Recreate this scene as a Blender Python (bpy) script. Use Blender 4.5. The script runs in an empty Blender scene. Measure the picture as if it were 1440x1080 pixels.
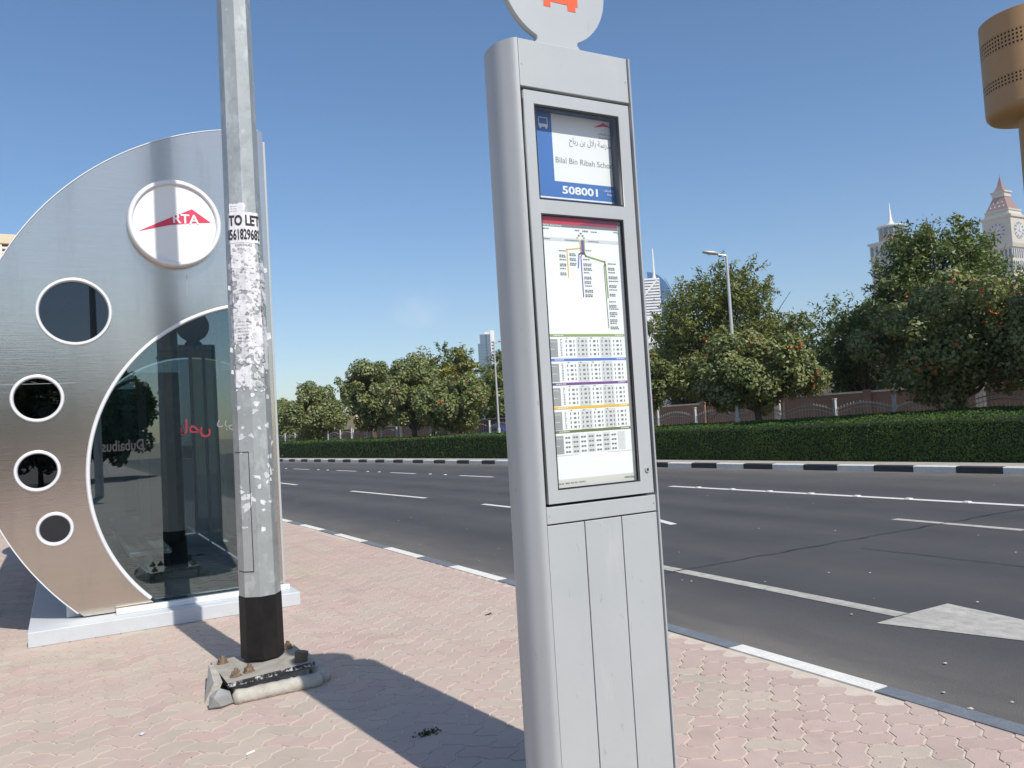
import bpy, bmesh, math, random
import numpy as np
from mathutils import Vector, Matrix
R_ = math.radians
random.seed(7); rng = np.random.default_rng(7)
sc = bpy.context.scene
col = sc.collection

# ------------------------------------------------------------------ camera
CAMH = 1.6
cam = bpy.data.cameras.new('camera'); cam.sensor_width = 36; cam.lens = 28.75
cam.clip_start = 0.05; cam.clip_end = 9000
co = bpy.data.objects.new('camera', cam); col.objects.link(co)
M = Matrix(((0.87527198, 0.03069187, -0.48265616, 0), (-0.47991580, -0.06834427, -0.87464844, 0),
            (-0.05983138, 0.99718959, -0.04509031, CAMH), (0, 0, 0, 1)))
co.matrix_world = M
sc.camera = co

# ------------------------------------------------------------------ world, sun, exposure
SUN_EL, SUN_AZ = 48.0, 174.0        # azimuth clockwise from +Y
w = bpy.data.worlds.new('World'); sc.world = w; w.use_nodes = True
nt = w.node_tree; nt.nodes.clear()
sky = nt.nodes.new('ShaderNodeTexSky'); sky.sky_type = 'NISHITA'; sky.sun_disc = False
sky.sun_elevation = R_(SUN_EL); sky.sun_rotation = R_(SUN_AZ)
sky.altitude = 0; sky.air_density = 1.0; sky.dust_density = 0.8; sky.ozone_density = 3.0
bg = nt.nodes.new('ShaderNodeBackground'); bg.inputs['Strength'].default_value = 0.112
ow = nt.nodes.new('ShaderNodeOutputWorld')
# a faint scrap of cloud low over the far road
geo = nt.nodes.new('ShaderNodeTexCoord')
wn = nt.nodes.new('ShaderNodeTexNoise'); wn.inputs['Scale'].default_value = 22; wn.inputs['Detail'].default_value = 4
nt.links.new(geo.outputs['Generated'], wn.inputs['Vector'])
wa = nt.nodes.new('ShaderNodeMixRGB'); wa.blend_type = 'ADD'; wa.inputs[0].default_value = 0.06
nt.links.new(geo.outputs['Generated'], wa.inputs[1]); nt.links.new(wn.outputs['Color'], wa.inputs[2])
dist = nt.nodes.new('ShaderNodeVectorMath'); dist.operation = 'DISTANCE'
cd = Vector((0.383, 0.913, 0.142)).normalized(); dist.inputs[1].default_value = cd + Vector((.03, .03, .03))
nt.links.new(wa.outputs[0], dist.inputs[0])
mr = nt.nodes.new('ShaderNodeMapRange'); mr.inputs[1].default_value = 0.0; mr.inputs[2].default_value = 0.04
mr.inputs[3].default_value = 1.0; mr.inputs[4].default_value = 0.0; mr.interpolation_type = 'SMOOTHSTEP'
nt.links.new(dist.outputs['Value'], mr.inputs[0])
cn = nt.nodes.new('ShaderNodeTexNoise'); cn.inputs['Scale'].default_value = 60; cn.inputs['Detail'].default_value = 5
nt.links.new(geo.outputs['Generated'], cn.inputs['Vector'])
mm = nt.nodes.new('ShaderNodeMath'); mm.operation = 'MULTIPLY'
nt.links.new(mr.outputs[0], mm.inputs[0]); nt.links.new(cn.outputs[0], mm.inputs[1])
m2 = nt.nodes.new('ShaderNodeMath'); m2.operation = 'MULTIPLY'; m2.inputs[1].default_value = 0.35
nt.links.new(mm.outputs[0], m2.inputs[0])
mx = nt.nodes.new('ShaderNodeMixRGB'); mx.inputs[2].default_value = (7.0, 7.0, 7.2, 1)
hsv = nt.nodes.new('ShaderNodeHueSaturation'); hsv.inputs['Saturation'].default_value = 1.16; hsv.inputs['Value'].default_value = 0.97
nt.links.new(sky.outputs[0], hsv.inputs['Color'])
nt.links.new(m2.outputs[0], mx.inputs[0]); nt.links.new(hsv.outputs[0], mx.inputs[1])
nt.links.new(mx.outputs[0], bg.inputs[0]); nt.links.new(bg.outputs[0], ow.inputs[0])

sl = bpy.data.lights.new('sun', 'SUN'); sl.energy = 4.0; sl.angle = R_(0.5); sl.color = (1.0, 0.955, 0.89)
so = bpy.data.objects.new('sun', sl); col.objects.link(so)
sd = Vector((math.sin(R_(SUN_AZ)) * math.cos(R_(SUN_EL)), math.cos(R_(SUN_AZ)) * math.cos(R_(SUN_EL)), math.sin(R_(SUN_EL))))
so.rotation_euler = sd.to_track_quat('Z', 'Y').to_euler(); so.location = (0, -30, 40)
sc.view_settings.view_transform = 'Standard'; sc.view_settings.look = 'None'
sc.view_settings.exposure = 0.36; sc.view_settings.gamma = 1; sc.view_settings.use_curve_mapping = False

# ------------------------------------------------------------------ materials
def mat(name, rgb, rough=0.6, metal=0.0, noise=None, bump=None, spec=0.5, coat=0, island=0.0, stretch=None, obj_random=0.0):
    """noise=(scale, amount, detail) varies the colour, bump=(scale, strength, distance)"""
    m = bpy.data.materials.new(name); m.use_nodes = True
    n = m.node_tree; b = n.nodes['Principled BSDF']
    b.inputs['Roughness'].default_value = rough; b.inputs['Metallic'].default_value = metal
    b.inputs['Specular IOR Level'].default_value = spec; b.inputs['Coat Weight'].default_value = coat
    b.inputs['Base Color'].default_value = (*rgb, 1)
    L = n.links
    tc = n.nodes.new('ShaderNodeNewGeometry')
    vec = tc.outputs['Position']
    if stretch:
        mp = n.nodes.new('ShaderNodeMapping'); mp.inputs['Scale'].default_value = stretch
        L.new(vec, mp.inputs[0]); vec = mp.outputs[0]
    cur = None
    if noise:
        t = n.nodes.new('ShaderNodeTexNoise'); t.inputs['Scale'].default_value = noise[0]
        t.inputs['Detail'].default_value = noise[2] if len(noise) > 2 else 5
        t.inputs['Roughness'].default_value = 0.65
        L.new(vec, t.inputs['Vector'])
        r = n.nodes.new('ShaderNodeMapRange'); r.inputs[1].default_value = 0.3; r.inputs[2].default_value = 0.7
        r.inputs[3].default_value = 1 - noise[1]; r.inputs[4].default_value = 1 + noise[1]
        L.new(t.outputs[0], r.inputs[0]); cur = r.outputs[0]
    for src, amt in ((('Random Per Island'), island), (('Random'), obj_random)):
        if not amt: continue
        if src == 'Random':
            oi = n.nodes.new('ShaderNodeObjectInfo'); out = oi.outputs['Random']
        else: out = tc.outputs['Random Per Island']
        r = n.nodes.new('ShaderNodeMapRange'); r.inputs[3].default_value = 1 - amt; r.inputs[4].default_value = 1 + amt
        L.new(out, r.inputs[0])
        if cur is None: cur = r.outputs[0]
        else:
            q = n.nodes.new('ShaderNodeMath'); q.operation = 'MULTIPLY'
            L.new(cur, q.inputs[0]); L.new(r.outputs[0], q.inputs[1]); cur = q.outputs[0]
    if cur is not None:
        v = n.nodes.new('ShaderNodeVectorMath'); v.operation = 'SCALE'
        v.inputs[0].default_value = rgb
        L.new(cur, v.inputs['Scale']); L.new(v.outputs[0], b.inputs['Base Color'])
    if bump:
        t2 = n.nodes.new('ShaderNodeTexNoise'); t2.inputs['Scale'].default_value = bump[0]; t2.inputs['Detail'].default_value = 6
        L.new(vec, t2.inputs['Vector'])
        bp = n.nodes.new('ShaderNodeBump'); bp.inputs['Strength'].default_value = bump[1]
        bp.inputs['Distance'].default_value = bump[2] if len(bump) > 2 else 0.01
        L.new(t2.outputs[0], bp.inputs['Height']); L.new(bp.outputs[0], b.inputs['Normal'])
    return m

def mix_over(m, rgb, scale, lo, hi, amount=1.0, stretch=(1, 1, 1), detail=6, rough=None):
    """lay a second colour over the first through a thresholded noise (dirt, dust, stains)"""
    n = m.node_tree; b = n.nodes['Principled BSDF']; L = n.links
    g = n.nodes.new('ShaderNodeNewGeometry'); mp = n.nodes.new('ShaderNodeMapping'); mp.inputs['Scale'].default_value = stretch
    L.new(g.outputs['Position'], mp.inputs[0])
    t = n.nodes.new('ShaderNodeTexNoise'); t.inputs['Scale'].default_value = scale; t.inputs['Detail'].default_value = detail
    t.inputs['Roughness'].default_value = 0.65
    L.new(mp.outputs[0], t.inputs['Vector'])
    r = n.nodes.new('ShaderNodeMapRange'); r.inputs[1].default_value = lo; r.inputs[2].default_value = hi
    r.inputs[3].default_value = 0; r.inputs[4].default_value = amount
    L.new(t.outputs[0], r.inputs[0])
    mxn = n.nodes.new('ShaderNodeMixRGB'); mxn.inputs[2].default_value = (*rgb, 1)
    ic = b.inputs['Base Color']
    if ic.is_linked: L.new(ic.links[0].from_socket, mxn.inputs[1])
    else: mxn.inputs[1].default_value = ic.default_value
    L.new(r.outputs[0], mxn.inputs[0]); L.new(mxn.outputs[0], ic)
    if rough is not None:
        rr = n.nodes.new('ShaderNodeMapRange'); rr.inputs[1].default_value = 0; rr.inputs[2].default_value = 1
        rr.inputs[3].default_value = b.inputs['Roughness'].default_value; rr.inputs[4].default_value = rough
        L.new(r.outputs[0], rr.inputs[0]); L.new(rr.outputs[0], b.inputs['Roughness'])
    return m

asphalt = mat('asphalt', (0.066, 0.065, 0.066), 0.85, noise=(0.6, 0.16, 8), bump=(160, 0.8, 0.008))
mix_over(asphalt, (0.105, 0.098, 0.088), 0.35, 0.45, 0.8, 0.55, (1, 0.12, 1))
mix_over(asphalt, (0.17, 0.16, 0.15), 55, 0.60, 0.74, 0.55)
mix_over(asphalt, (0.03, 0.03, 0.03), 38, 0.60, 0.74, 0.5)
def by_attribute(m, attr, rgb, scale, amount):
    n = m.node_tree; b = n.nodes['Principled BSDF']; L = n.links; at = n.nodes.new('ShaderNodeAttribute'); at.attribute_name = attr
    g = n.nodes.new('ShaderNodeNewGeometry'); mp = n.nodes.new('ShaderNodeMapping'); mp.inputs['Scale'].default_value = (1, .35, 1); t = n.nodes.new('ShaderNodeTexNoise'); t.inputs['Scale'].default_value = scale; t.inputs['Detail'].default_value = 8
    L.new(g.outputs['Position'], mp.inputs[0]); L.new(mp.outputs[0], t.inputs['Vector'])
    r = n.nodes.new('ShaderNodeMapRange'); r.inputs[1].default_value = .35; r.inputs[2].default_value = .65; r.inputs[3].default_value = .45 * amount; r.inputs[4].default_value = amount
    q = n.nodes.new('ShaderNodeMath'); q.operation = 'MULTIPLY'; q.use_clamp = True; mxn = n.nodes.new('ShaderNodeMixRGB'); mxn.inputs[2].default_value = (*rgb, 1)
    L.new(t.outputs[0], r.inputs[0]); L.new(r.outputs[0], q.inputs[0]); L.new(at.outputs['Fac'], q.inputs[1]); ic = b.inputs['Base Color']
    L.new(ic.links[0].from_socket, mxn.inputs[1]); L.new(q.outputs[0], mxn.inputs[0]); L.new(mxn.outputs[0], ic)
by_attribute(asphalt, 'dust', (0.20, 0.18, 0.15), 2.6, 1.0)
by_attribute(asphalt, 'track', (0.030, 0.030, 0.033), 1.2, 0.95)
mix_over(asphalt, (0.022, 0.022, 0.024), 1.3, 0.66, 0.75, 0.5, (1, 0.35, 1))
gutter_dust = mat('gutter_dust', (0.16, 0.14, 0.115), 0.95, noise=(6, 0.25, 6), bump=(80, 0.3))
PINK, CREAM = (0.425, 0.315, 0.272), (0.41, 0.35, 0.28)
def paver_mat(name, rgb):
    m = mat(name, rgb, 0.88, noise=(7, 0.09, 6), bump=(120, 0.35, 0.004), island=0.10, obj_random=0.09)
    mix_over(m, (0.455, 0.365, 0.305), 0.8, 0.34, 0.60, 0.8)
    mix_over(m, (0.30, 0.235, 0.21), 2.3, 0.60, 0.74, 0.5)
    mix_over(m, (0.22, 0.17, 0.14), 46, 0.66, 0.78, 0.5)
    return m
pav_pink = paver_mat('paver_pink', PINK); pav_cream = paver_mat('paver_cream', CREAM)
sand_joint = mat('joint_sand', (0.53, 0.455, 0.37), 0.95, noise=(9, 0.12, 6), bump=(200, 0.5, 0.004))
pave_far = mat('paving_far', (0.42, 0.325, 0.28), 0.9, noise=(3, 0.12, 8), bump=(60, 0.3))
mix_over(pave_far, (0.27, 0.19, 0.165), 0.8, 0.55, 0.72, 0.7, (1, 0.6, 1))
mix_over(pave_far, (0.48, 0.40, 0.32), 7.0, 0.6, 0.7, 0.6)
verge_m = mat('verge_concrete', (0.36, 0.33, 0.28), 0.9, noise=(2, 0.15, 8), bump=(40, 0.3))
sand = mat('sand', (0.36, 0.29, 0.21), 0.95, noise=(0.4, 0.2, 8), bump=(20, 0.4))
line_white = mat('road_paint_white', (0.66, 0.64, 0.59), 0.7, noise=(18, 0.12, 8), bump=(120, 0.3))
mix_over(line_white, (0.22, 0.21, 0.20), 40, 0.58, 0.70, 0.7)
worn_white = mat('road_paint_worn', (0.42, 0.40, 0.355), 0.75, noise=(10, 0.2, 8), bump=(120, 0.3))
mix_over(worn_white, (0.17, 0.165, 0.155), 45, 0.52, 0.72, 0.6, (1, .25, 1))
kerb_white = mat('kerb_paint_white', (0.68, 0.665, 0.61), 0.7, noise=(9, 0.10, 7), bump=(60, 0.4))
mix_over(kerb_white, (0.35, 0.32, 0.28), 22, 0.63, 0.75, 0.6)
kerb_black = mat('kerb_paint_black', (0.035, 0.036, 0.045), 0.6, noise=(12, 0.25, 7), bump=(60, 0.4))
mix_over(kerb_black, (0.16, 0.15, 0.14), 26, 0.6, 0.75, 0.5)
kerb_grey = mat('kerb_paint_grey', (0.15, 0.165, 0.185), 0.6, noise=(9, 0.18, 7), bump=(60, 0.4))
mix_over(kerb_grey, (0.30, 0.29, 0.27), 22, 0.6, 0.75, 0.5)
crack = mat('crack_tar', (0.018, 0.018, 0.02), 0.6)
concrete = mat('concrete', (0.40, 0.375, 0.32), 0.9, noise=(14, 0.2, 8), bump=(45, 0.7, 0.01))
mix_over(concrete, (0.24, 0.22, 0.19), 8, 0.55, 0.7, 0.6)
dust_metal = mat('dusty_steel', (0.36, 0.33, 0.28), 0.8, 0.2, noise=(14, 0.18, 6), bump=(50, 0.4))
plate_edge = mat('chipped_black_paint', (0.022, 0.022, 0.024), 0.35, noise=(40, 0.3)); mix_over(plate_edge, (0.6, 0.6, 0.6), 42, 0.52, 0.60, 0.85)
rust = mat('rusty_iron', (0.19, 0.135, 0.09), 0.9, noise=(40, 0.45, 6), bump=(70, 0.8))
galv = mat('galvanised_steel', (0.40, 0.42, 0.405), 0.46, 0.5, noise=(5, 0.07, 8), bump=(40, 0.1))
mix_over(galv, (0.55, 0.57, 0.545), 9, 0.52, 0.60, 0.6, (1, 1, 0.5))
mix_over(galv, (0.27, 0.285, 0.28), 14, 0.55, 0.68, 0.5)
mix_over(galv, (0.72, 0.73, 0.71), 22, 0.66, 0.70, 0.6, (1, 1, 0.6))
pole_black = mat('pole_black_paint', (0.013, 0.012, 0.011), 0.55, noise=(14, 0.3, 7), spec=0.2); mix_over(pole_black, (0.30, 0.28, 0.25), 60, 0.70, 0.76, 0.8)
mix_over(pole_black, (0.035, 0.026, 0.02), 3, 0.5, 0.7, 0.8, (1, 1, 0.25))
paper = mat('paper_white', (0.62, 0.62, 0.635), 0.85, noise=(30, 0.14, 5), island=0.16)
mix_over(paper, (0.42, 0.42, 0.42), 24, 0.52, 0.70, 0.6)
paper_grey = mat('paper_print', (0.10, 0.10, 0.11), 0.85)
glue = mat('glue_residue', (0.36, 0.37, 0.36), 0.7, island=0.35)
print_grey_scuff = mat('scuff_grey', (0.27, 0.28, 0.28), 0.6)
ink = mat('ink_black', (0.022, 0.022, 0.024), 0.7)
silver = mat('silver_paint', (0.40, 0.42, 0.42), 0.45, 0.12, noise=(2.4, 0.035, 6), bump=(900, 0.06, 0.001), coat=0.05)
mix_over(silver, (0.43, 0.44, 0.45), 7, 0.60, 0.72, 0.35, (1, 1, 0.7))
mix_over(silver, (0.33, 0.34, 0.35), 34, 0.68, 0.74, 0.55, (1, 1, 0.3))
mix_over(silver, (0.27, 0.28, 0.28), 11, 0.66, 0.70, 0.5, (3, 1, 0.8))
mix_over(silver, (0.50, 0.50, 0.48), 5, 0.60, 0.75, 0.5, (1.5, 1, 0.3))
gap_black = mat('rubber_black', (0.012, 0.012, 0.014), 0.5)
white_paint = mat('aluminium_white', (0.70, 0.71, 0.72), 0.38, 0.15, noise=(5, 0.04))
plinth_paint = mat('plinth_grey_paint', (0.49, 0.51, 0.52), 0.55, noise=(5, 0.05), bump=(60, 0.1))
mix_over(plinth_paint, (0.44, 0.41, 0.37), 9, 0.58, 0.72, 0.5)
sign_white = mat('sign_face_white', (0.80, 0.79, 0.76), 0.4)
sign_red = mat('sign_red', (0.62, 0.035, 0.09), 0.45)
glass_red = mat('glass_lettering_red', (0.26, 0.015, 0.03), 0.5); glass_white = mat('glass_lettering_grey', (0.20, 0.22, 0.22), 0.5)
sign_orange = mat('sign_orange', (0.80, 0.10, 0.03), 0.45)
print_blue = mat('print_blue', (0.055, 0.16, 0.44), 0.5)
print_white = mat('print_white', (0.80, 0.81, 0.79), 0.6)
print_grey = mat('print_light_grey', (0.60, 0.61, 0.60), 0.6)
print_dark = mat('print_dark_grey', (0.17, 0.18, 0.18), 0.6)
print_red = mat('print_red', (0.55, 0.03, 0.05), 0.5); print_maroon = mat('print_maroon', (0.28, 0.03, 0.06), 0.5)
print_green = mat('print_green', (0.27, 0.33, 0.10), 0.6); print_line_blue = mat('print_line_blue', (0.08, 0.16, 0.5), 0.6)
print_purple = mat('print_purple', (0.15, 0.05, 0.24), 0.6); print_yellow = mat('print_yellow', (0.72, 0.45, 0.05), 0.6)
print_olive = mat('print_olive', (0.14, 0.16, 0.05), 0.6)
backing = mat('case_backing_grey', (0.13, 0.14, 0.15), 0.6)
leaf_m = {}
def leaf_mat(name, rgb, rgb2, trans=0.16, rough=0.5):
    m = mat(name, rgb, rough, island=0.42)
    n = m.node_tree; b = n.nodes['Principled BSDF']; L = n.links
    mix_over(m, rgb2, 0.9, 0.42, 0.62, 0.8)
    ts = n.nodes.new('ShaderNodeBsdfTranslucent'); ts.inputs[0].default_value = (rgb2[0] * 1.6, rgb2[1] * 1.7, rgb2[2] * 0.8, 1)
    ms = n.nodes.new('ShaderNodeMixShader'); ms.inputs[0].default_value = trans
    o = [x for x in n.nodes if x.type == 'OUTPUT_MATERIAL'][0]
    L.new(b.outputs[0], ms.inputs[1]); L.new(ts.outputs[0], ms.inputs[2]); L.new(ms.outputs[0], o.inputs[0])
    return m
leaf_cordia = leaf_mat('leaf_broad', (0.118, 0.148, 0.048), (0.215, 0.225, 0.075))
leaf_neem = leaf_mat('leaf_fine', (0.085, 0.125, 0.036), (0.140, 0.172, 0.042))
leaf_neem2 = leaf_mat('leaf_fine_yellow', (0.105, 0.135, 0.032), (0.15, 0.155, 0.03))
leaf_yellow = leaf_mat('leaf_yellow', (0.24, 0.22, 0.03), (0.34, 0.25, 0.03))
leaf_hedge = leaf_mat('leaf_hedge', (0.030, 0.072, 0.006), (0.062, 0.115, 0.009), 0.10, 0.75)
hedge_core = mat('hedge_core', (0.018, 0.028, 0.008), 0.95, noise=(6, 0.4))
bark = mat('bark', (0.115, 0.085, 0.06), 0.95, noise=(9, 0.3, 7), bump=(30, 0.8, 0.02))
flower = mat('flower_orange', (0.58, 0.10, 0.025), 0.5, island=0.25)
wall_brown = mat('wall_render_brown', (0.23, 0.145, 0.10), 0.9, noise=(0.8, 0.10, 8), bump=(20, 0.2))
mix_over(wall_brown, (0.13, 0.09, 0.075), 0.8, 0.55, 0.75, 0.5, (1, 1, 0.3))
coping = mat('coping_pale', (0.58, 0.50, 0.42), 0.85, noise=(3, 0.08))
fence_white = mat('fence_paint', (0.50, 0.50, 0.49), 0.5)
fence_grey = mat('fence_galvanised', (0.40, 0.40, 0.40), 0.5, 0.4)

def glass_mat(name, tint, refl, facing=0.22, rough=0.0, edge=0.9):
    m = bpy.data.materials.new(name); m.use_nodes = True; n = m.node_tree; n.nodes.clear(); L = n.links
    o = n.nodes.new('ShaderNodeOutputMaterial'); g = n.nodes.new('ShaderNodeBsdfGlossy'); t = n.nodes.new('ShaderNodeBsdfTransparent')
    g.inputs['Roughness'].default_value = rough; g.inputs['Color'].default_value = (*refl, 1); t.inputs['Color'].default_value = (*tint, 1)
    lw = n.nodes.new('ShaderNodeLayerWeight'); pw = n.nodes.new('ShaderNodeMath'); pw.operation = 'POWER'; pw.inputs[1].default_value = 4.0; L.new(lw.outputs['Facing'], pw.inputs[0])
    r = n.nodes.new('ShaderNodeMapRange'); r.inputs[1].default_value = 0.0; r.inputs[2].default_value = 1
    r.inputs[3].default_value = facing; r.inputs[4].default_value = edge
    ms = n.nodes.new('ShaderNodeMixShader')
    L.new(pw.outputs[0], r.inputs[0]); L.new(r.outputs[0], ms.inputs[0]); L.new(t.outputs[0], ms.inputs[1]); L.new(g.outputs[0], ms.inputs[2])
    L.new(ms.outputs[0], o.inputs[0]); return m
glass_cabin = glass_mat('tinted_glass', (0.27, 0.34, 0.36), (0.60, 0.74, 0.76), 0.27)
glass_port = glass_mat('porthole_glass', (0.06, 0.07, 0.08), (0.50, 0.56, 0.62), 0.14)
glass_case = glass_mat('case_glass', (0.93, 0.95, 0.95), (1, 1, 1), 0.05)
glass_far = mat('far_glass_blue', (0.13, 0.19, 0.25), 0.3, 0.4)

# brushed steel of the cabin's end panel: fine horizontal grain
steel = mat('brushed_steel', (0.60, 0.55, 0.48), 0.165, 0.97, noise=(3, 0.04, 6), bump=(5, 0.03, 0.02), stretch=(1, 1, 50))
mix_over(steel, (0.42, 0.39, 0.35), 1.6, 0.52, 0.78, 0.5, (2.2, 1, 0.35), rough=0.25)
mix_over(steel, (0.75, 0.73, 0.70), 3, 0.72, 0.80, 0.2, (1, 1, 0.5), rough=0.3)
steel_in = mat('cabin_inner_steel', (0.30, 0.32, 0.34), 0.5, 0.5)
tan_paint = mat('mast_tan_paint', (0.43, 0.25, 0.11), 0.55, noise=(1.5, 0.07, 6))
dark_in = mat('dark_inside', (0.02, 0.018, 0.015), 0.8)
lamp_grey = mat('lamp_column_grey', (0.50, 0.51, 0.50), 0.45, 0.4)
bwall = mat('tower_cream', (0.50, 0.46, 0.38), 0.8, noise=(0.05, 0.05)); bwhite = mat('tower_white', (0.70, 0.69, 0.66), 0.7)
bglass = mat('tower_window', (0.07, 0.10, 0.14), 0.2, 0.3); broof = mat('tower_roof_red', (0.26, 0.15, 0.13), 0.8)
bstone = mat('tower_grey_stone', (0.46, 0.45, 0.43), 0.8); byellow = mat('house_yellow', (0.66, 0.48, 0.22), 0.85); bpale = mat('house_white', (0.72, 0.68, 0.62), 0.85)
btan = mat('apartment_tan', (0.62, 0.52, 0.36), 0.8); car_white = mat('car_paint_white', (0.75, 0.75, 0.74), 0.25, coat=0.8); car_blue = mat('car_paint_blue', (0.05, 0.08, 0.22), 0.25, 0.2, coat=0.8)
tyre = mat('tyre_rubber', (0.02, 0.02, 0.02), 0.8); car_glass = mat('car_glass', (0.02, 0.025, 0.03), 0.05)
butt = mat('cigarette_paper', (0.78, 0.76, 0.72), 0.8); weed = mat('weed_dark', (0.045, 0.05, 0.02), 0.9, island=0.3)

# ------------------------------------------------------------------ helpers
class MB:
    def __init__(s): s.v = []; s.f = []; s.mi = []
    def add(s, vs, fs, mi=0):
        k = len(s.v); s.v += [tuple(p) for p in vs]; s.f += [tuple(i + k for i in f) for f in fs]; s.mi += [mi] * len(fs); return s
    def box(s, x0, x1, y0, y1, z0, z1, mi=0, bev=0.0):
        if bev <= 0:
            vs = [(x, y, z) for z in (z0, z1) for y in (y0, y1) for x in (x0, x1)]
            return s.add(vs, [(0, 2, 3, 1), (4, 5, 7, 6), (0, 1, 5, 4), (2, 6, 7, 3), (0, 4, 6, 2), (1, 3, 7, 5)], mi)
        bm = bmesh.new(); bmesh.ops.create_cube(bm, size=1)
        for v in bm.verts: v.co = Vector(((x0 + x1) / 2 + v.co.x * (x1 - x0), (y0 + y1) / 2 + v.co.y * (y1 - y0), (z0 + z1) / 2 + v.co.z * (z1 - z0)))
        bmesh.ops.bevel(bm, geom=bm.edges[:], offset=bev, segments=2, profile=0.5, affect='EDGES')
        bm.verts.index_update(); s.add([v.co[:] for v in bm.verts], [[v.index for v in f.verts] for f in bm.faces], mi); bm.free(); return s
    def prism(s, poly, fn, d, mi=0):
        """poly: 2D points; fn(u, v, w) -> 3D; extruded from w=0 to w=d"""
        n = len(poly); vs = [fn(u, v, 0) for u, v in poly] + [fn(u, v, d) for u, v in poly]
        fs = [tuple(range(n)), tuple(range(2 * n - 1, n - 1, -1))] + [(i, i + n, (i + 1) % n + n, (i + 1) % n) for i in range(n)]
        return s.add(vs, fs, mi)
    def tube(s, pts, rads, n=8, mi=0, cap=True, rot=0.0):
        pts = [Vector(p) for p in pts]; vs = []; fs = []
        for i, p in enumerate(pts):
            t = (pts[min(i + 1, len(pts) - 1)] - pts[max(i - 1, 0)]).normalized()
            a = Vector((0, 0, 1)) if abs(t.z) < 0.95 else Vector((1, 0, 0))
            x = t.cross(a).normalized(); y = t.cross(x).normalized()
            for k in range(n):
                q = 2 * math.pi * k / n + rot; vs.append(p + (x * math.cos(q) + y * math.sin(q)) * rads[i])
        for i in range(len(pts) - 1):
            for k in range(n):
                a, b = i * n + k, i * n + (k + 1) % n; fs.append((a, b, b + n, a + n))
        if cap: fs += [tuple(range(n)), tuple(range((len(pts)) * n - 1, (len(pts) - 1) * n - 1, -1))]
        return s.add(vs, fs, mi)
    def lathe(s, prof, c, n=48, mi=0):
        vs = []; fs = []
        for r, z in prof:
            for k in range(n):
                q = 2 * math.pi * k / n; vs.append((c[0] + r * math.cos(q), c[1] + r * math.sin(q), c[2] + z))
        for i in range(len(prof) - 1):
            for k in range(n):
                a, b = i * n + k, i * n + (k + 1) % n; fs.append((a, b, b + n, a + n))
        return s.add(vs, fs, mi)
    def build(s, name, m, parent=None, smooth=False, fix=True):
        me = bpy.data.meshes.new(name); me.from_pydata([tuple(v) for v in s.v], [], s.f)
        ms = m if isinstance(m, (list, tuple)) else [m]
        for q in ms: me.materials.append(q)
        if any(s.mi): me.polygons.foreach_set('material_index', s.mi)
        if fix:
            bm = bmesh.new(); bm.from_mesh(me); bmesh.ops.recalc_face_normals(bm, faces=bm.faces); bm.to_mesh(me); bm.free()
        if smooth: me.shade_smooth() if smooth is True else me.shade_smooth()
        me.update(); o = bpy.data.objects.new(name, me); col.objects.link(o)
        if parent: setpar(o, parent)
        if smooth == 'auto':
            try: me.set_sharp_from_angle(angle=R_(35))
            except Exception: pass
        return o
def setpar(o, p):
    o.parent = p; o.matrix_parent_inverse = Matrix.Translation(-wloc(p))
def wloc(p):
    v = Vector(p.location)
    while p.parent:
        v = v + p.matrix_parent_inverse.translation + p.parent.location; p = p.parent
        break
    return Vector((0, 0, 0)) if False else v
def tag(o, label=None, cat=None, group=None, kind=None):
    if label: o['label'] = label
    if cat: o['category'] = cat
    if group: o['group'] = group
    if kind: o['kind'] = kind
    return o
def thing(name, label, cat, loc=(0, 0, 0), group=None):
    o = bpy.data.objects.new(name, None); col.objects.link(o); o.location = loc; o.empty_display_size = 0.3
    return tag(o, label, cat, group)
def struct(name, mb, m): return tag(mb.build(name, m), kind='structure')
def curve_plate(outlines, y0, y1, name, m, parent, bevel=0.0):
    """filled 2D outlines in XZ (first outer, rest holes), thickness from y0 to y1"""
    c = bpy.data.curves.new(name, 'CURVE'); c.dimensions = '2D'; c.fill_mode = 'BOTH'
    c.extrude = (y1 - y0) / 2 - bevel; c.bevel_depth = bevel; c.bevel_resolution = 1; c.offset = -bevel
    for pts in outlines:
        sp = c.splines.new('POLY'); sp.points.add(len(pts) - 1)
        for i, p in enumerate(pts): sp.points[i].co = (p[0], p[1], 0, 1)
        sp.use_cyclic_u = True
    t = bpy.data.objects.new('t', c); col.objects.link(t); bpy.context.view_layer.update()
    me = bpy.data.meshes.new_from_object(t.evaluated_get(bpy.context.evaluated_depsgraph_get()))
    bpy.data.objects.remove(t); n = len(me.vertices); a = np.empty(n * 3); me.vertices.foreach_get('co', a); a = a.reshape(-1, 3)
    b = np.stack([a[:, 0], (y0 + y1) / 2 - a[:, 2], a[:, 1]], 1); me.vertices.foreach_set('co', b.ravel())
    me.materials.clear(); me.materials.append(m)
    bm = bmesh.new(); bm.from_mesh(me); bmesh.ops.remove_doubles(bm, verts=bm.verts, dist=1e-5); bmesh.ops.recalc_face_normals(bm, faces=bm.faces); bm.to_mesh(me); bm.free()
    me.name = name; o = bpy.data.objects.new(name, me); col.objects.link(o)
    if parent: setpar(o, parent)
    return o
def circ(cx, cz, r, n=96, a0=0, a1=360):
    full = abs(a1 - a0 - 360) < 1e-6
    return [(cx + r * math.cos(R_(a0 + (a1 - a0) * i / (n if full else n - 1))), cz + r * math.sin(R_(a0 + (a1 - a0) * i / (n if full else n - 1)))) for i in range(n)]
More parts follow.
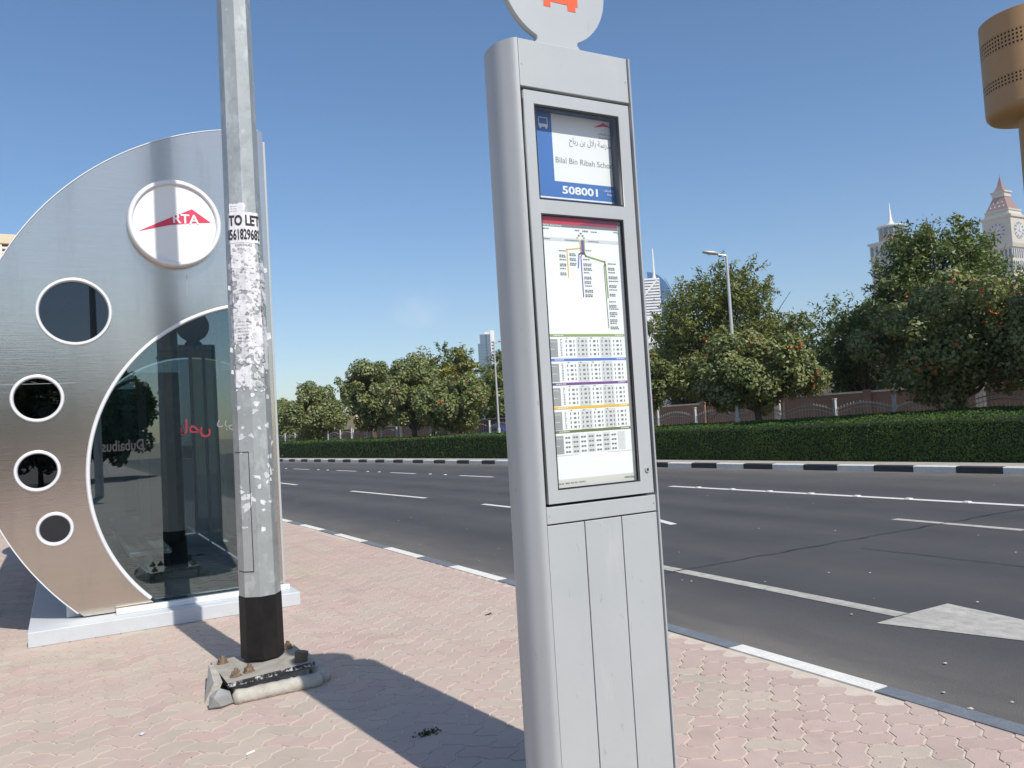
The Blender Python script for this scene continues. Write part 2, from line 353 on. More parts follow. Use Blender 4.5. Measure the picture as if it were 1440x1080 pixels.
def ring_torus(mb, cx, cz, y0, y1, r0, r1, n=96, mi=0, a0=0, a1=360):
    """a ring of rectangular section with a rounded front, in the XZ plane"""
    prof = [(r0, y1), (r0, y0 + 0.012), (r0 + (r1 - r0) * .25, y0), (r0 + (r1 - r0) * .75, y0), (r1, y0 + 0.012), (r1, y1)]
    full = abs(a1 - a0 - 360) < 1e-6; vs = []; fs = []; k = len(prof)
    N = n if full else n + 1
    for i in range(N):
        q = R_(a0 + (a1 - a0) * i / n)
        for r, y in prof: vs.append((cx + r * math.cos(q), y, cz + r * math.sin(q)))
    for i in range(n):
        j = (i + 1) % N
        for e in range(k):
            f = (e + 1) % k; fs.append((i * k + e, j * k + e, j * k + f, i * k + f))
    if not full: fs += [tuple(range(k)), tuple(range((N - 1) * k + k - 1, (N - 1) * k - 1, -1))]
    mb.add(vs, fs, mi)
def text_verts(body, bold=0.0, align='LEFT'):
    c = bpy.data.curves.new('t', 'FONT'); c.body = body; c.offset = bold; c.resolution_u = 3; c.fill_mode = 'FRONT'
    t = bpy.data.objects.new('t', c); col.objects.link(t); bpy.context.view_layer.update()
    me = bpy.data.meshes.new_from_object(t.evaluated_get(bpy.context.evaluated_depsgraph_get())); bpy.data.objects.remove(t)
    v = np.empty(len(me.vertices) * 3); me.vertices.foreach_get('co', v); v = v.reshape(-1, 3)
    f = [tuple(p.vertices) for p in me.polygons]; return v, f
def lettering(body, x0, x1, z0, z1, y, m, parent, bold=0.0, name='lettering', fn=None, mirror=False):
    v, f = text_verts(body, bold)
    a, b = v.min(0), v.max(0); u = (v[:, 0] - a[0]) / (b[0] - a[0]); t = (v[:, 1] - a[1]) / (b[1] - a[1])
    if mirror: u = 1 - u
    if fn:
        bm = bmesh.new(); bv = [bm.verts.new((x0 + (x1 - x0) * p, z0 + (z1 - z0) * q, 0)) for p, q in zip(u, t)]
        for fc_ in f:
            try: bm.faces.new([bv[i] for i in fc_])
            except ValueError: pass
        s_ = 2 * PR0((z0 + z1) / 2) * math.sin(math.pi / 8)
        for k in range(-2, 3): bmesh.ops.bisect_plane(bm, geom=bm.verts[:] + bm.edges[:] + bm.faces[:], plane_co=(k * s_, 0, 0), plane_no=(1, 0, 0))
        bm.verts.index_update(); vs = [fn(v_.co.x, v_.co.y) for v_ in bm.verts]; f = [tuple(v_.index for v_ in fc_.verts) for fc_ in bm.faces]; bm.free()
    else: vs = [(x0 + (x1 - x0) * p, y, z0 + (z1 - z0) * q) for p, q in zip(u, t)]
    mb = MB(); mb.add(vs, f); return mb.build(name, m, parent, fix=False)

# road geometry: x of each line as a function of y (the road bends gently away)
def interp(tab): 
    ys = [t[0] for t in tab]; xs = [t[1] for t in tab]
    # extend with the end slope
    def f(y):
        if y > ys[-1]: return xs[-1] + (y - ys[-1]) * (xs[-1] - xs[-2]) / (ys[-1] - ys[-2])
        if y < ys[0]: return xs[0]
        return float(np.interp(y, ys, xs))
    def g(y): return (f(y - 2.5) + 2 * f(y) + f(y + 2.5)) / 4     # smooth the bends of the table
    return g
near_k = interp([(0, 3.86), (4, 3.86), (7.4, 3.80), (10.5, 3.70), (13.3, 3.62), (16, 3.53), (25, 2.8), (45, -0.6), (60, -4.0)])
far_k = interp([(3, 17.35), (9.8, 17.24), (13.5, 16.9), (20.5, 16.29), (29, 15.53), (42, 13.9), (55, 12.1), (70, 9.9)])
lane2 = interp([(0, 12.75), (7.1, 12.55), (14.8, 12.24), (22.9, 11.78), (29.8, 11.16), (36, 10.5), (43.8, 9.6), (60, 7.2)])
lane1 = interp([(0, 10.4), (7.7, 10.33), (9.8, 8.1), (14.5, 7.78), (18.4, 7.6), (22.8, 7.1), (29.9, 6.8), (45, 5.0), (60, 3.2)])
ROAD = -0.12

# ------------------------------------------------------------------ setting
mb = MB(); mb.add([(-1500, -1500, -.30), (1500, -1500, -.30), (1500, 1500, -.30), (-1500, 1500, -.30)], [(0, 1, 2, 3)]); struct('ground', mb, sand)
def strip(fl, fr, y0, y1, z, step=1.5):
    ys = list(np.arange(y0, y1, step)) + [y1]; mb = MB(); vs = []
    for y in ys: vs += [(fl(y), y, z), (fr(y), y, z)]
    mb.add(vs, [(2 * i, 2 * i + 1, 2 * i + 3, 2 * i + 2) for i in range(len(ys) - 1)]); return mb
road_cols = [(-.1, 1, 0), (.25, .85, 0), (.7, .45, 0), (1.3, .15, .2), (1.9, 0, .5), (2.6, 0, .2), (3.1, .08, 0), (3.9, 0, .6), (4.9, .05, .1), (5.8, 0, .7), (6.6, .05, .15), (7.6, 0, .6), (8.6, .05, .1), (9.6, 0, .5), (10.6, .1, .1), (11.6, .12, .25), (12.4, .3, 0), (12.95, .6, 0), (13.35, .9, 0)]
ys = list(np.arange(-80, 131, 1.5)); mb = MB(); vs = []; du = []; tr = []
for y in ys:
    a, b = near_k(y), far_k(y)
    for o_, d_, t_ in road_cols: vs.append((a + (b + .1 - a) * (o_ / 13.35), y, ROAD)); du.append(d_); tr.append(t_)
n = len(road_cols); mb.add(vs, [(i * n + k, i * n + k + 1, (i + 1) * n + k + 1, (i + 1) * n + k) for i in range(len(ys) - 1) for k in range(n - 1)])
ro = mb.build('road', asphalt, fix=False); ro['kind'] = 'structure'
for nm, dat in (('dust', du), ('track', tr)): ro.data.attributes.new(nm, 'FLOAT', 'POINT').data.foreach_set('value', dat)
PY0, PY1, PX0 = 0.6, 19.0, -5.2
struct('pavement', strip(lambda y: PX0, lambda y: near_k(y) - .001, PY0, PY1, -.0045, .5), sand_joint)
struct('pavement', strip(lambda y: -40, lambda y: near_k(y) - .001, PY1 + .001, 130, 0), pave_far)
struct('pavement', strip(lambda y: -40, lambda y: near_k(y) - .001, -80, PY0 - .001, 0), pave_far)
struct('pavement', strip(lambda y: -40, lambda y: PX0 - .001, PY0 - .001, PY1 + .001, 0), pave_far)
struct('verge', strip(lambda y: far_k(y) + .10, lambda y: far_k(y) + 60, -80, 130, 0.0), verge_m)

# interlocking pavers laid in a 45 degree herringbone; every edge is a zigzag
W = 0.1345; A = 0.0115; GAPW = 0.0075
def unit_edge(p, q):
    """p->q one unit long; zigzag whose sign depends on the line direction only"""
    d = ((q[0] - p[0]), (q[1] - p[1])); hor = abs(d[0]) > abs(d[1]); out = []
    fwd = (d[0] > 0) if hor else (d[1] > 0)
    for t in (.25, .75):
        tt = t if fwd else 1 - t; s = A if tt < .5 else -A
        x, y = p[0] + d[0] * t, p[1] + d[1] * t
        out.append((x, y + s) if hor else (x + s, y))
    return out
def paver_outline(horiz):
    c = [(0, 0), (1, 0), (2, 0), (2, 1), (1, 1), (0, 1)] if horiz else [(0, 0), (1, 0), (1, 1), (1, 2), (0, 2), (0, 1)]
    c = [(a * W, b * W) for a, b in c]; pts = []
    for i in range(6): pts += [c[i]] + unit_edge(c[i], c[(i + 1) % 6])
    cx, cy = (W, W / 2) if horiz else (W / 2, W); return [(x - cx, y - cy) for x, y in pts]
def inset(pts, d):
    n = len(pts); out = []
    for i in range(n):
        a, b, c = Vector(pts[i - 1]), Vector(pts[i]), Vector(pts[(i + 1) % n])
        n1 = Vector(((b - a).y, -(b - a).x)).normalized(); n2 = Vector(((c - b).y, -(c - b).x)).normalized()
        m = (n1 + n2); m = m / max(0.35, m.dot(m) / 2); out.append((b.x - m.x * d, b.y - m.y * d))
    return out
def rot45(pts): c = math.sqrt(.5); return [(x * c - y * c, x * c + y * c) for x, y in pts]
PO = {h: paver_outline(h) for h in (True, False)}
POut = {h: rot45(inset(PO[h], GAPW * .5)) for h in PO}; PIn = {h: rot45(inset(PO[h], GAPW * .5 + .0028)) for h in PO}
def paver_faces(n): return [tuple(range(n))] + [(i + n, (i + 1) % n + n, (i + 1) % n, i) for i in range(n)]
pmesh = {}
for h in (True, False):
    for ci, pm in enumerate((pav_pink, pav_cream)):
        n = len(PIn[h]); me = bpy.data.meshes.new('paver'); me.from_pydata([(x, y, 0) for x, y in PIn[h]] + [(x, y, -.007) for x, y in POut[h]], [], paver_faces(n)); me.materials.append(pm); pmesh[h, ci] = me
cells = []
C45 = math.sqrt(.5)
for i in range(-140, 240):
    for j in range(-140, 240):
        # herringbone: brick type from (i - j) mod 4
        k = (i - j) % 4
        if k == 0: hcx, hcy, h = (i + 1) * W, (j + .5) * W, True
        elif k == 3: hcx, hcy, h = (i + .5) * W, (j + 1) * W, False
        else: continue
        x, y = C45 * (hcx - hcy), C45 * (hcx + hcy)
        if x < PX0 + .1 or y < PY0 + .1 or y > PY1 - .05: continue
        if x > near_k(y) - .002: continue
        if -.30 < x < 1.9 and 7.95 < y < 14: continue
        cells.append((x, y, h))
from mathutils import noise as mn
def pav_col(x, y):
    # pink border course along the kerb, mixed fields elsewhere
    e = near_k(y) - x; n = mn.noise(Vector((x * 1.1, y * .8, 3.3)))
    r = random.random()
    if e < .45: return 0
    if n > .12: return 0 if r < .85 else 1
    return 1 if r < .62 else 0
pave_root = bpy.data.objects.new('pavement', None); col.objects.link(pave_root); pave_root['kind'] = 'structure'
vis = []
Minv = M.inverted()
for (x, y, h) in cells:
    q = Minv @ Vector((x, y, 0)); 
    if q.z > -.3: s = 0
    else:
        u, v = 720 + 1150 * q.x / -q.z, 540 - 1150 * q.y / -q.z
        hid = (715 < u < 955 and v > 700) or (u < 40 and False)
        s = 0 if (u < -10 or u > 1450 or v > 1092 or hid) else 1 / (-q.z)
    vis.append(s)
order = sorted(range(len(cells)), key=lambda i: -vis[i]); near_set = set(order[:300])
far = MB()
for i, (x, y, h) in enumerate(cells):
    ci = pav_col(x, y); rz = random.uniform(-.006, .006); tx, ty = random.uniform(-.008, .008), random.uniform(-.008, .008); dz = random.uniform(-.0016, .0012)
    if i in near_set:
        o = bpy.data.objects.new('paver', pmesh[h, ci]); col.objects.link(o); o.parent = pave_root
        o.location = (x, y, dz); o.rotation_euler = (tx, ty, rz)
    else:
        n = len(PIn[h]); vs = [(x + a, y + b, dz + ty * -a + tx * b) for a, b in PIn[h]] + [(x + a, y + b, dz - .007) for a, b in POut[h]]
        far.add(vs, paver_faces(n), ci)
fo = far.build('pavers', [pav_pink, pav_cream], pave_root, fix=False); fo['kind'] = 'stuff'

# kerbs, stone by stone
def kerb_stone(fx, y0, y1, z1, w, side, m, root):
    g = .006; mb = MB(); a0, a1 = fx(y0 + g), fx(y1 - g); c = .02
    # front edge at fx, body towards -side
    x0, x1 = (-w, 0) if side > 0 else (0, w)
    sec = [(x0, -.2), (x0, z1), (x1 - (c if side > 0 else 0), z1), (x1, z1 - c), (x1, -.2)] if side > 0 else [(x0, -.2), (x0, z1 - c), (x0 + c, z1), (x1, z1), (x1, -.2)]
    n = len(sec); vs = [(a0 + s, y0 + g, z) for s, z in sec] + [(a1 + s, y1 - g, z) for s, z in sec]
    mb.add(vs, [tuple(range(n)), tuple(range(2 * n - 1, n - 1, -1))] + [(i, (i + 1) % n, (i + 1) % n + n, i + n) for i in range(n)])
    return mb.build('kerb_stone', m, root)
kr = bpy.data.objects.new('kerb', None); col.objects.link(kr); kr['kind'] = 'structure'
ne = [-4.4, -3.3, -2.2, -1.1, -.05, 1.0, 2.05, 3.09, 4.20, 5.28, 6.35, 7.43, 8.55, 9.45, 10.55, 11.42, 12.62, 13.38, 14.5, 15.25, 16.3, 17.2, 18.3, 19.2, 20.3, 21.3, 22.4, 23.4]
NK = lambda y: near_k(y) + .14
for i in range(len(ne) - 1): kerb_stone(NK, ne[i], ne[i + 1], .006, .14, 1, kerb_white if i % 2 == 1 else kerb_grey, kr)
kf = bpy.data.objects.new('kerb', None); col.objects.link(kf); kf['kind'] = 'structure'
y = 19.967 - .982 * 18; i = 0
while y < 78:
    kerb_stone(far_k, y, y + .982, .03, .16, -1, (kerb_white if i % 2 == 1 else kerb_black), kf); y += .982; i += 1

# painted markings
def mark(poly, m, z=ROAD + .004, name='road_marking'):
    mb = MB(); mb.add([(x, y, z) for x, y in poly], [tuple(range(len(poly)))]); return tag(mb.build(name, m, fix=False), kind='structure')
def lmark(f, y0, y1, wd, m, z=ROAD + .004):
    return tag(strip(lambda y: f(y) - wd / 2, lambda y: f(y) + wd / 2, y0, y1, z, 1.0).build('road_marking', m), kind='structure')
lmark(lambda y: 5.775 + (y - 4.3) * .001, 4.31, 9.2, .155, worn_white)
mix_over(worn_white, (0.24, 0.23, 0.21), 5, 0.45, 0.75, 0.6, (1.5, .2, 1))
mark([(5.43, 4.28), (5.74, 3.35), (5.98, 2.4), (6.06, 2.4), (6.26, 3.6), (6.345, 4.30), (5.86, 4.30)], worn_white)
for a, b in ((5.9, 7.7), (-2, 1.2)): lmark(lambda y: 10.32, a, b, .15, worn_white)
for a, b in ((9.85, 10.9), (14.0, 15.6), (18.3, 22.8), (27.9, 30.2), (35, 38), (43, 46), (51, 54)): lmark(lambda y: lane1(y) if y > 9.9 else 8.1, a, b, .13, line_white)
lmark(lane2, -6, 14.9, .17, line_white)
for k in range(14):      # raised studs on the solid line, then dashes and studs
    mb = MB(); yy = 1.0 + k; x = lane2(yy); mb.box(x - .05, x + .05, yy - .05, yy + .05, ROAD + .004, ROAD + .022, bev=.006); tag(mb.build('road_stud', kerb_white), 'white reflective stud set on the solid white lane line', 'road stud', 'reflective studs along the white lane line')
yk = 17.6
while yk < 60:
    lmark(lane2, yk, yk + 2.1, .13, line_white)
    for q in (3.1, 4.2):
        x = lane2(yk + q); mb = MB(); mb.box(x - .05, x + .05, yk + q - .05, yk + q + .05, ROAD + .001, ROAD + .02, bev=.006); tag(mb.build('road_stud', kerb_white), 'white reflective stud between the dashes of the lane line', 'road stud', 'reflective studs between lane dashes')
    yk += 5.3
# tar seams
def seam(p0, p1, n, wd, amp):
    a = Vector(p0); b = Vector(p1); d = (b - a); t = Vector((-d.y, d.x)).normalized(); mb = MB(); vs = []
    for i in range(n + 1):
        q = a + d * (i / n) + t * (mn.noise(Vector((i * .37, p0[1], 0))) * amp); ww = wd * (0.5 + abs(mn.noise(Vector((i * .9, 7, p0[0])))) * 1.6)
        vs += [(q.x - t.x * ww, q.y - t.y * ww, ROAD + .009), (q.x + t.x * ww, q.y + t.y * ww, ROAD + .009)]
    mb.add(vs, [(2 * i, 2 * i + 1, 2 * i + 3, 2 * i + 2) for i in range(n)]); tag(mb.build('road_seam', crack, fix=False), kind='structure')
seam((5.3, 6.98), (17.0, 6.90), 90, .009, .05); seam((8.10, 6.5), (8.30, 1.0), 40, .008, .03)

# ------------------------------------------------------------------ hedge
hx0, hx1 = 1.42, 4.3
def hprof(y): return 1.00 + .05 * mn.noise(Vector((y * .13, 0, 5)))
def hback(y): return .02 + .16 * min(1, max(0, (27 - y) / 13))
hedge = thing('hedge', 'long clipped dark green hedge behind the black and white kerb', 'hedge', (far_k(20) + 2.8, 20, 0))
mb = MB(); ys = list(np.arange(1, 96, .8)); vs = []; sec = [(hx0 + .05, 0), (hx0 + .04, .95), (hx0 + .10, 1.0), (hx1 - .1, 1.001), (hx1, .9), (hx1, 0)]
for y in ys:
    for a, z in sec: vs.append((far_k(y) + a, y, z * (hprof(y) - .03 + (hback(y) if a > 3 else 0))))
n = len(sec); mb.add(vs, [(i * n + k, i * n + k + 1, (i + 1) * n + k + 1, (i + 1) * n + k) for i in range(len(ys) - 1) for k in range(n - 1)])
mb.build('hedge_body', hedge_core, hedge)
def leaves(P, N, size, aspect, jitter, fold=.25):
    """numpy leaf cards: a folded quad (2 tris x2) at each P facing N"""
    n = len(P); N = N + rng.normal(0, jitter, (n, 3)); N /= np.linalg.norm(N, axis=1)[:, None] + 1e-9
    a = rng.normal(0, 1, (n, 3)); a -= (a * N).sum(1)[:, None] * N; a /= np.linalg.norm(a, axis=1)[:, None] + 1e-9; b = np.cross(N, a)
    s = size * rng.uniform(.65, 1.3, n)[:, None]
    v = np.empty((n, 4, 3)); v[:, 0] = P - a * s; v[:, 1] = P + b * s * aspect - N * s * fold * .4; v[:, 2] = P + a * s; v[:, 3] = P - b * s * aspect - N * s * fold * .4
    return v.reshape(-1, 3)
def leaf_obj(name, V, m, parent, label=None):
    nq = len(V) // 4; me = bpy.data.meshes.new(name); me.vertices.add(len(V)); me.vertices.foreach_set('co', V.astype(np.float32).ravel())
    f = np.arange(nq * 4).reshape(-1, 4); tri = np.concatenate([f[:, [0, 1, 2]], f[:, [0, 2, 3]]], 1).reshape(-1)
    me.loops.add(len(tri)); me.loops.foreach_set('vertex_index', tri); me.polygons.add(nq * 2)
    me.polygons.foreach_set('loop_start', np.arange(0, len(tri), 3)); me.polygons.foreach_set('loop_total', np.full(nq * 2, 3))
    me.materials.append(m); me.update(calc_edges=True); me.validate()
    o = bpy.data.objects.new(name, me); col.objects.link(o)
    if parent: setpar(o, parent)
    return o
def hedge_leaves(y0, y1, dens, size):
    out = []; A_f = (y1 - y0) * 1.05; nf = int(A_f * dens)
    y = rng.uniform(y0, y1, nf); z = rng.uniform(.02, 1.0, nf) * np.array([hprof(q) for q in y]); x = np.array([far_k(q) for q in y]) + hx0 + rng.normal(0, .022, nf) - .01 - np.array([.05 * mn.noise(Vector((a_ * 1.3, b_ * 2.2, 1.7))) + .03 * mn.noise(Vector((a_ * 4.3, b_ * 5.2, 4.7))) for a_, b_ in zip(y, z)]) + np.clip(z - .93, 0, 1) * .6
    out.append(leaves(np.stack([x, y, z], 1), np.tile((-1., 0, .12), (nf, 1)), size, .6, .24))
    nt_ = int((y1 - y0) * 2.9 * dens * .75); y = rng.uniform(y0, y1, nt_); t = rng.uniform(hx0 + .03, hx1, nt_)
    z = np.array([hprof(q) + hback(q) * min(1, (tt - hx0) / 1.6) for q, tt in zip(y, t)]) + rng.normal(0, .018, nt_) + np.array([.05 * mn.noise(Vector((a_ * 1.1, b_ * 1.5, 8.7))) for a_, b_ in zip(y, t)]); x = np.array([far_k(q) for q in y]) + t
    out.append(leaves(np.stack([x, y, z], 1), np.tile((-.1, 0, 1.), (nt_, 1)), size, .6, .5)); return out
hv = []
for a, b, d, s in ((4, 12, 900, .026), (12, 22, 800, .028), (22, 34, 450, .036), (34, 55, 220, .052), (55, 95, 90, .08)): hv += hedge_leaves(a, b, d, s)
tag(leaf_obj('foliage', np.concatenate(hv), leaf_hedge, hedge), kind='stuff')

# ------------------------------------------------------------------ trees
def limb_path(a, b, n, wob, seed):
    a, b = Vector(a), Vector(b); out = []
    for i in range(n + 1):
        t = i / n; p = a.lerp(b, t); w_ = wob * math.sin(math.pi * min(t, .8)); out.append(p + Vector((mn.noise(Vector((t * 2, seed, 0))), mn.noise(Vector((t * 2, 0, seed))), 0)) * w_)
    return out
def tree(name, label, cat, loc, top, crown_bot, rad, kind, seed, leaves_n, lsize, lm, group, flowers=0, lean=(0, 0), yellow=0, ry=None, clumps=None, trunk_r=.12, gap=.0):
    global rng
    rng = np.random.default_rng(seed); random.seed(seed)
    x, y = loc; t = thing(name, label, cat, (x, y, 0), group)
    ry = ry or rad; cz = (top + crown_bot) / 2; rz = (top - crown_bot) / 2
    nc = clumps or int(34 + rad * 14)
    cs = []; tries = 0
    while len(cs) < nc and tries < 6000:
        tries += 1; d = rng.normal(0, 1, 3); d /= np.linalg.norm(d); rr = rng.uniform(.30, 1.0) ** .6
        # lumpy outline: radius changes with direction; the bottom is flattened
        lump = .80 + .34 * mn.noise(Vector((d[0] * 1.6 + seed, d[1] * 1.6, d[2] * 1.6)))
        if d[2] < 0: lump *= (1 - .10 * abs(d[2]))
        prof = 1.0 if d[2] < .2 else 1.0 - .12 * (d[2] - .2)
        p = np.array([d[0] * rad * lump * rr * prof, d[1] * ry * lump * rr * prof, d[2] * rz * rr * (.92 + .18 * mn.noise(Vector((d[0] * 2, d[1] * 2, seed))))])
        cr = (.14 + .15 * rng.random()) * min(rad, rz * 1.4) * (1.0 if rr < .85 else .72)
        cs.append((p + np.array([x + lean[0], y + lean[1], cz]), cr, rr))
    # trunk and limbs
    mb = MB(); fork = Vector((x + lean[0] * .3, y + lean[1] * .3, max(.9, crown_bot + .25)))
    path = limb_path((x, y, -.05), fork, 6, .16, seed); mb.tube(path, [trunk_r * (1.35 if i == 0 else 1.0 - .04 * i) for i in range(7)], 10)
    mb.build('trunk', bark, t, smooth=True)
    bmb = MB(); big = sorted(cs, key=lambda c: -c[1])[:max(10, nc // 3)]
    for k, (p, cr, rr) in enumerate(big):
        pth = limb_path(fork - Vector((0, 0, .15)), p, 6, .35, seed + k); r0 = trunk_r * rng.uniform(.35, .55); bmb.tube(pth, [r0 * (1 - .13 * i) for i in range(7)], 5, cap=False)
        for q in range(3):
            e = Vector(p) + Vector(rng.normal(0, cr * .7, 3)); bmb.tube([pth[4], (pth[4] + e) / 2 + Vector((0, 0, .1)), e], [r0 * .35, r0 * .25, r0 * .1], 4, cap=False)
    bmb.build('branches', bark, t, smooth=True)
    wts = np.array([c[1] ** 2 for c in cs]); wts /= wts.sum(); P = []; N = []
    for (p, cr, rr), wt in zip(cs, wts):
        n = max(12, int(leaves_n * wt)); d = rng.normal(0, 1, (n, 3)); d /= np.linalg.norm(d, axis=1)[:, None]
        rad_l = cr * rng.uniform(.5, 1.12, n)[:, None] ** .6
        if kind == 'fine':      # feathery sprays: leaves gather on short twigs
            k = max(3, n // 34); tw = rng.normal(0, 1, (k, 3)); tw /= np.linalg.norm(tw, axis=1)[:, None]; tw[:, 2] = tw[:, 2] * .8 + .15
            ti = rng.integers(0, k, n); s = rng.uniform(.35, 1.25, n)[:, None]; pos = p + tw[ti] * cr * s + rng.normal(0, .055 + cr * .05, (n, 3)); d = tw[ti] * .4 + d * .6
        else: pos = p + d * rad_l
        P.append(pos); N.append(d + np.array([0, -.1, .55]))
    P = np.concatenate(P); N = np.concatenate(N); keep = P[:, 2] > crown_bot - .25
    P = P[keep]; N = N[keep]
    V = leaves(P, N, lsize, .62 if kind == 'broad' else .40, .62 if kind == 'broad' else .6)
    tag(leaf_obj('crown', V, lm, t), kind='stuff')
    if yellow:
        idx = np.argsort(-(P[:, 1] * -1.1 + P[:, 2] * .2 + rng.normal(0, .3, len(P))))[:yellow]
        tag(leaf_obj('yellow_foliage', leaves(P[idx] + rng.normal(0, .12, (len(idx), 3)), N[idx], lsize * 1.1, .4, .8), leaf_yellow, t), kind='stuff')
    if flowers:
        c0 = np.array([x + lean[0], y + lean[1], cz]); dd = (P - c0) / np.array([rad, ry, rz]); r2 = (dd ** 2).sum(1)
        face = (dd[:, 0] < .3) & (r2 > np.quantile(r2, .72)); idx = rng.choice(np.where(face)[0], min(flowers, face.sum()), replace=False)
        fp = []; fn_ = []
        for i in idx:
            k = rng.integers(4, 9); fp.append(P[i] + N[i] / np.linalg.norm(N[i]) * .06 + rng.normal(0, .035, (k, 3))); fn_.append(np.tile(N[i], (k, 1)))
        tag(leaf_obj('flowers', leaves(np.concatenate(fp), np.concatenate(fn_), .036, .8, .8), flower, t), kind='stuff')
    return t
G1, G2 = 'broad-leaved trees with orange flowers along the hedge', 'fine-leaved trees beyond the railing'
def ft(*a, **k): return tree('flowering_tree', *a, **k)
def ct(*a, **k): return tree('leafy_tree', *a, **k)
ft('small orange-flowered tree at the far left end of the hedge, nearest the galvanised pole', 'tree', (17.1, 75.0), 4.9, .5, 3.2, 'broad', 11, 15000, .12, leaf_cordia, G1, 12)
ft('rounded broad-leaved tree with a lamp head showing above its top', 'tree', (16.9, 62.0), 5.4, .6, 3.0, 'broad', 12, 17000, .11, leaf_cordia, G1, 16)
ft('tallest tree left of the bus stop sign, open crown over a dark forked trunk', 'tree', (17.64, 50.9), 6.5, 1.35, 2.5, 'broad', 13, 16000, .10, leaf_cordia, G1, 6, trunk_r=.16)
ft('orange-flowered tree standing right of the dark forked trunk', 'tree', (18.2, 45.4), 5.8, 1.3, 2.5, 'broad', 14, 17000, .095, leaf_cordia, G1, 26, trunk_r=.2)
ft('low flowering tree in front of the yellowish tree beside the bus stop sign', 'tree', (19.0, 40.6), 4.4, 1.15, 2.9, 'broad', 15, 19000, .09, leaf_cordia, G1, 46)
ft('narrow tree full of orange flowers just right of the bus stop sign', 'tree', (20.3, 26.2), 4.3, 1.5, 1.6, 'broad', 16, 14000, .08, leaf_cordia, G1, 60)
ft('spreading flowering tree under the street lamp, pale leaves and twiggy left side', 'tree', (20.96, 20.7), 4.3, 1.35, 2.85, 'broad', 17, 26000, .072, leaf_cordia, G1, 46, trunk_r=.14)
ft('large orange-flowered tree in front of the clock tower', 'tree', (21.9, 13.9), 4.95, 1.35, 2.7, 'broad', 18, 30000, .07, leaf_cordia, G1, 60, trunk_r=.16)
ft('orange-flowered tree cut by the right edge of the view', 'tree', (22.0, 10.6), 4.8, 1.35, 2.6, 'broad', 19, 26000, .07, leaf_cordia, G1, 50, trunk_r=.16)
ct('yellow-green tree behind the flowering trees, left of the glass tower', 'tree', (24.3, 54.6), 7.1, 1.5, 5.0, 'fine', 21, 26000, .13, leaf_neem2, G2, yellow=700)
ct('dark tree tucked against the left side of the bus stop sign', 'tree', (24.0, 44.2), 6.1, 1.3, 2.6, 'fine', 22, 20000, .09, leaf_neem, G2, yellow=250)
ct('dark mixed tree behind the narrow flowering tree, below the white tower', 'tree', (31.2, 39.4), 8.4, 1.7, 4.0, 'fine', 23, 20000, .11, leaf_neem, G2)
ct('largest green tree, behind the street lamp', 'tree', (28.6, 29.6), 8.8, 1.4, 4.5, 'fine', 24, 42000, .10, leaf_neem2, G2, trunk_r=.2, clumps=110)
ct('small dark tree filling the gap left of the biggest crown on the right', 'tree', (28.6, 22.2), 5.9, 1.3, 3.3, 'fine', 25, 23000, .09, leaf_neem, G2)
ct('tall dark green tree below the round tower with the spire', 'tree', (27.6, 17.9), 8.1, 1.3, 3.1, 'fine', 26, 38000, .085, leaf_neem, G2, trunk_r=.2, clumps=110)
ct('leafy tree behind the flowering trees at the clock tower', 'tree', (28.0, 14.6), 5.7, 1.5, 2.8, 'fine', 27, 20000, .085, leaf_neem, G2)
ct('low tree filling the gap behind the street lamp column', 'tree', (29.5, 34.2), 6.6, 1.4, 3.2, 'fine', 28, 15000, .10, leaf_neem, G2)
ct('hazy tree far behind the forked trunk', 'tree', (27.0, 76.0), 6.2, 1.2, 3.2, 'fine', 29, 9000, .14, leaf_neem, G2)
ct('low dark bushy tree under the flowering trees left of the bus stop sign', 'tree', (24.0, 50.2), 4.0, .2, 3.4, 'fine', 30, 14000, .11, leaf_neem, G2)
rng = np.random.default_rng(3); random.seed(3)

# ------------------------------------------------------------------ railing, wall and low houses behind
fence = thing('railing', 'low railing of white posts and arched panels behind the hedge', 'railing', (far_k(20) + 5.9, 20, 0))
FO = 6.0
fx = lambda y: far_k(y) + FO
py = [2.0 + 2.08 * i for i in range(42)]
def rail_panel(y0, y1):
    mb = MB(); n = 15
    pts = []; 
    for i in range(n + 1):
        t = i / n; y = y0 + (y1 - y0) * t; pts.append((fx(y), y, 1.33 + .20 * math.sin(math.pi * t)))
    mb.tube(pts, [.018] * (n + 1), 5)
    mb.tube([(p[0], p[1], p[2] - .13) for p in pts], [.012] * (n + 1), 4)
    mb.tube([(fx(y0), y0, .35), (fx(y1), y1, .35)], [.016, .016], 4)
    k = 17 if y0 < 34 else 9
    for i in range(k):
        t = (i + .5) / k; y = y0 + (y1 - y0) * t; x = fx(y); zt = 1.33 + .20 * math.sin(math.pi * t)
        mb.tube([(x, y, .3), (x, y, zt + .03), (x, y, zt + .07)], [.008, .008, .018], 3, cap=True)
    return mb
for i in range(len(py) - 1):
    a = py[i]; x = fx(a); mb = MB(); mb.box(x - .045, x + .045, a - .045, a + .045, 0, 1.66, bev=.008); mb.box(x - .06, x + .06, a - .06, a + .06, 1.662, 1.70, bev=.01)
    mb.build('post', fence_white, fence)
    rail_panel(a + .05, py[i + 1] - .05).build('railing_panel', fence_grey, fence)
bw = thing('boundary_wall', 'brown rendered wall with pale coping beyond the railing', 'wall', (far_k(20) + 9.5, 20, 0))
WO = 9.6; wt = lambda y: 1.86 - .004 * max(0, y - 20)
ys = list(np.arange(0, 84, 2.0))
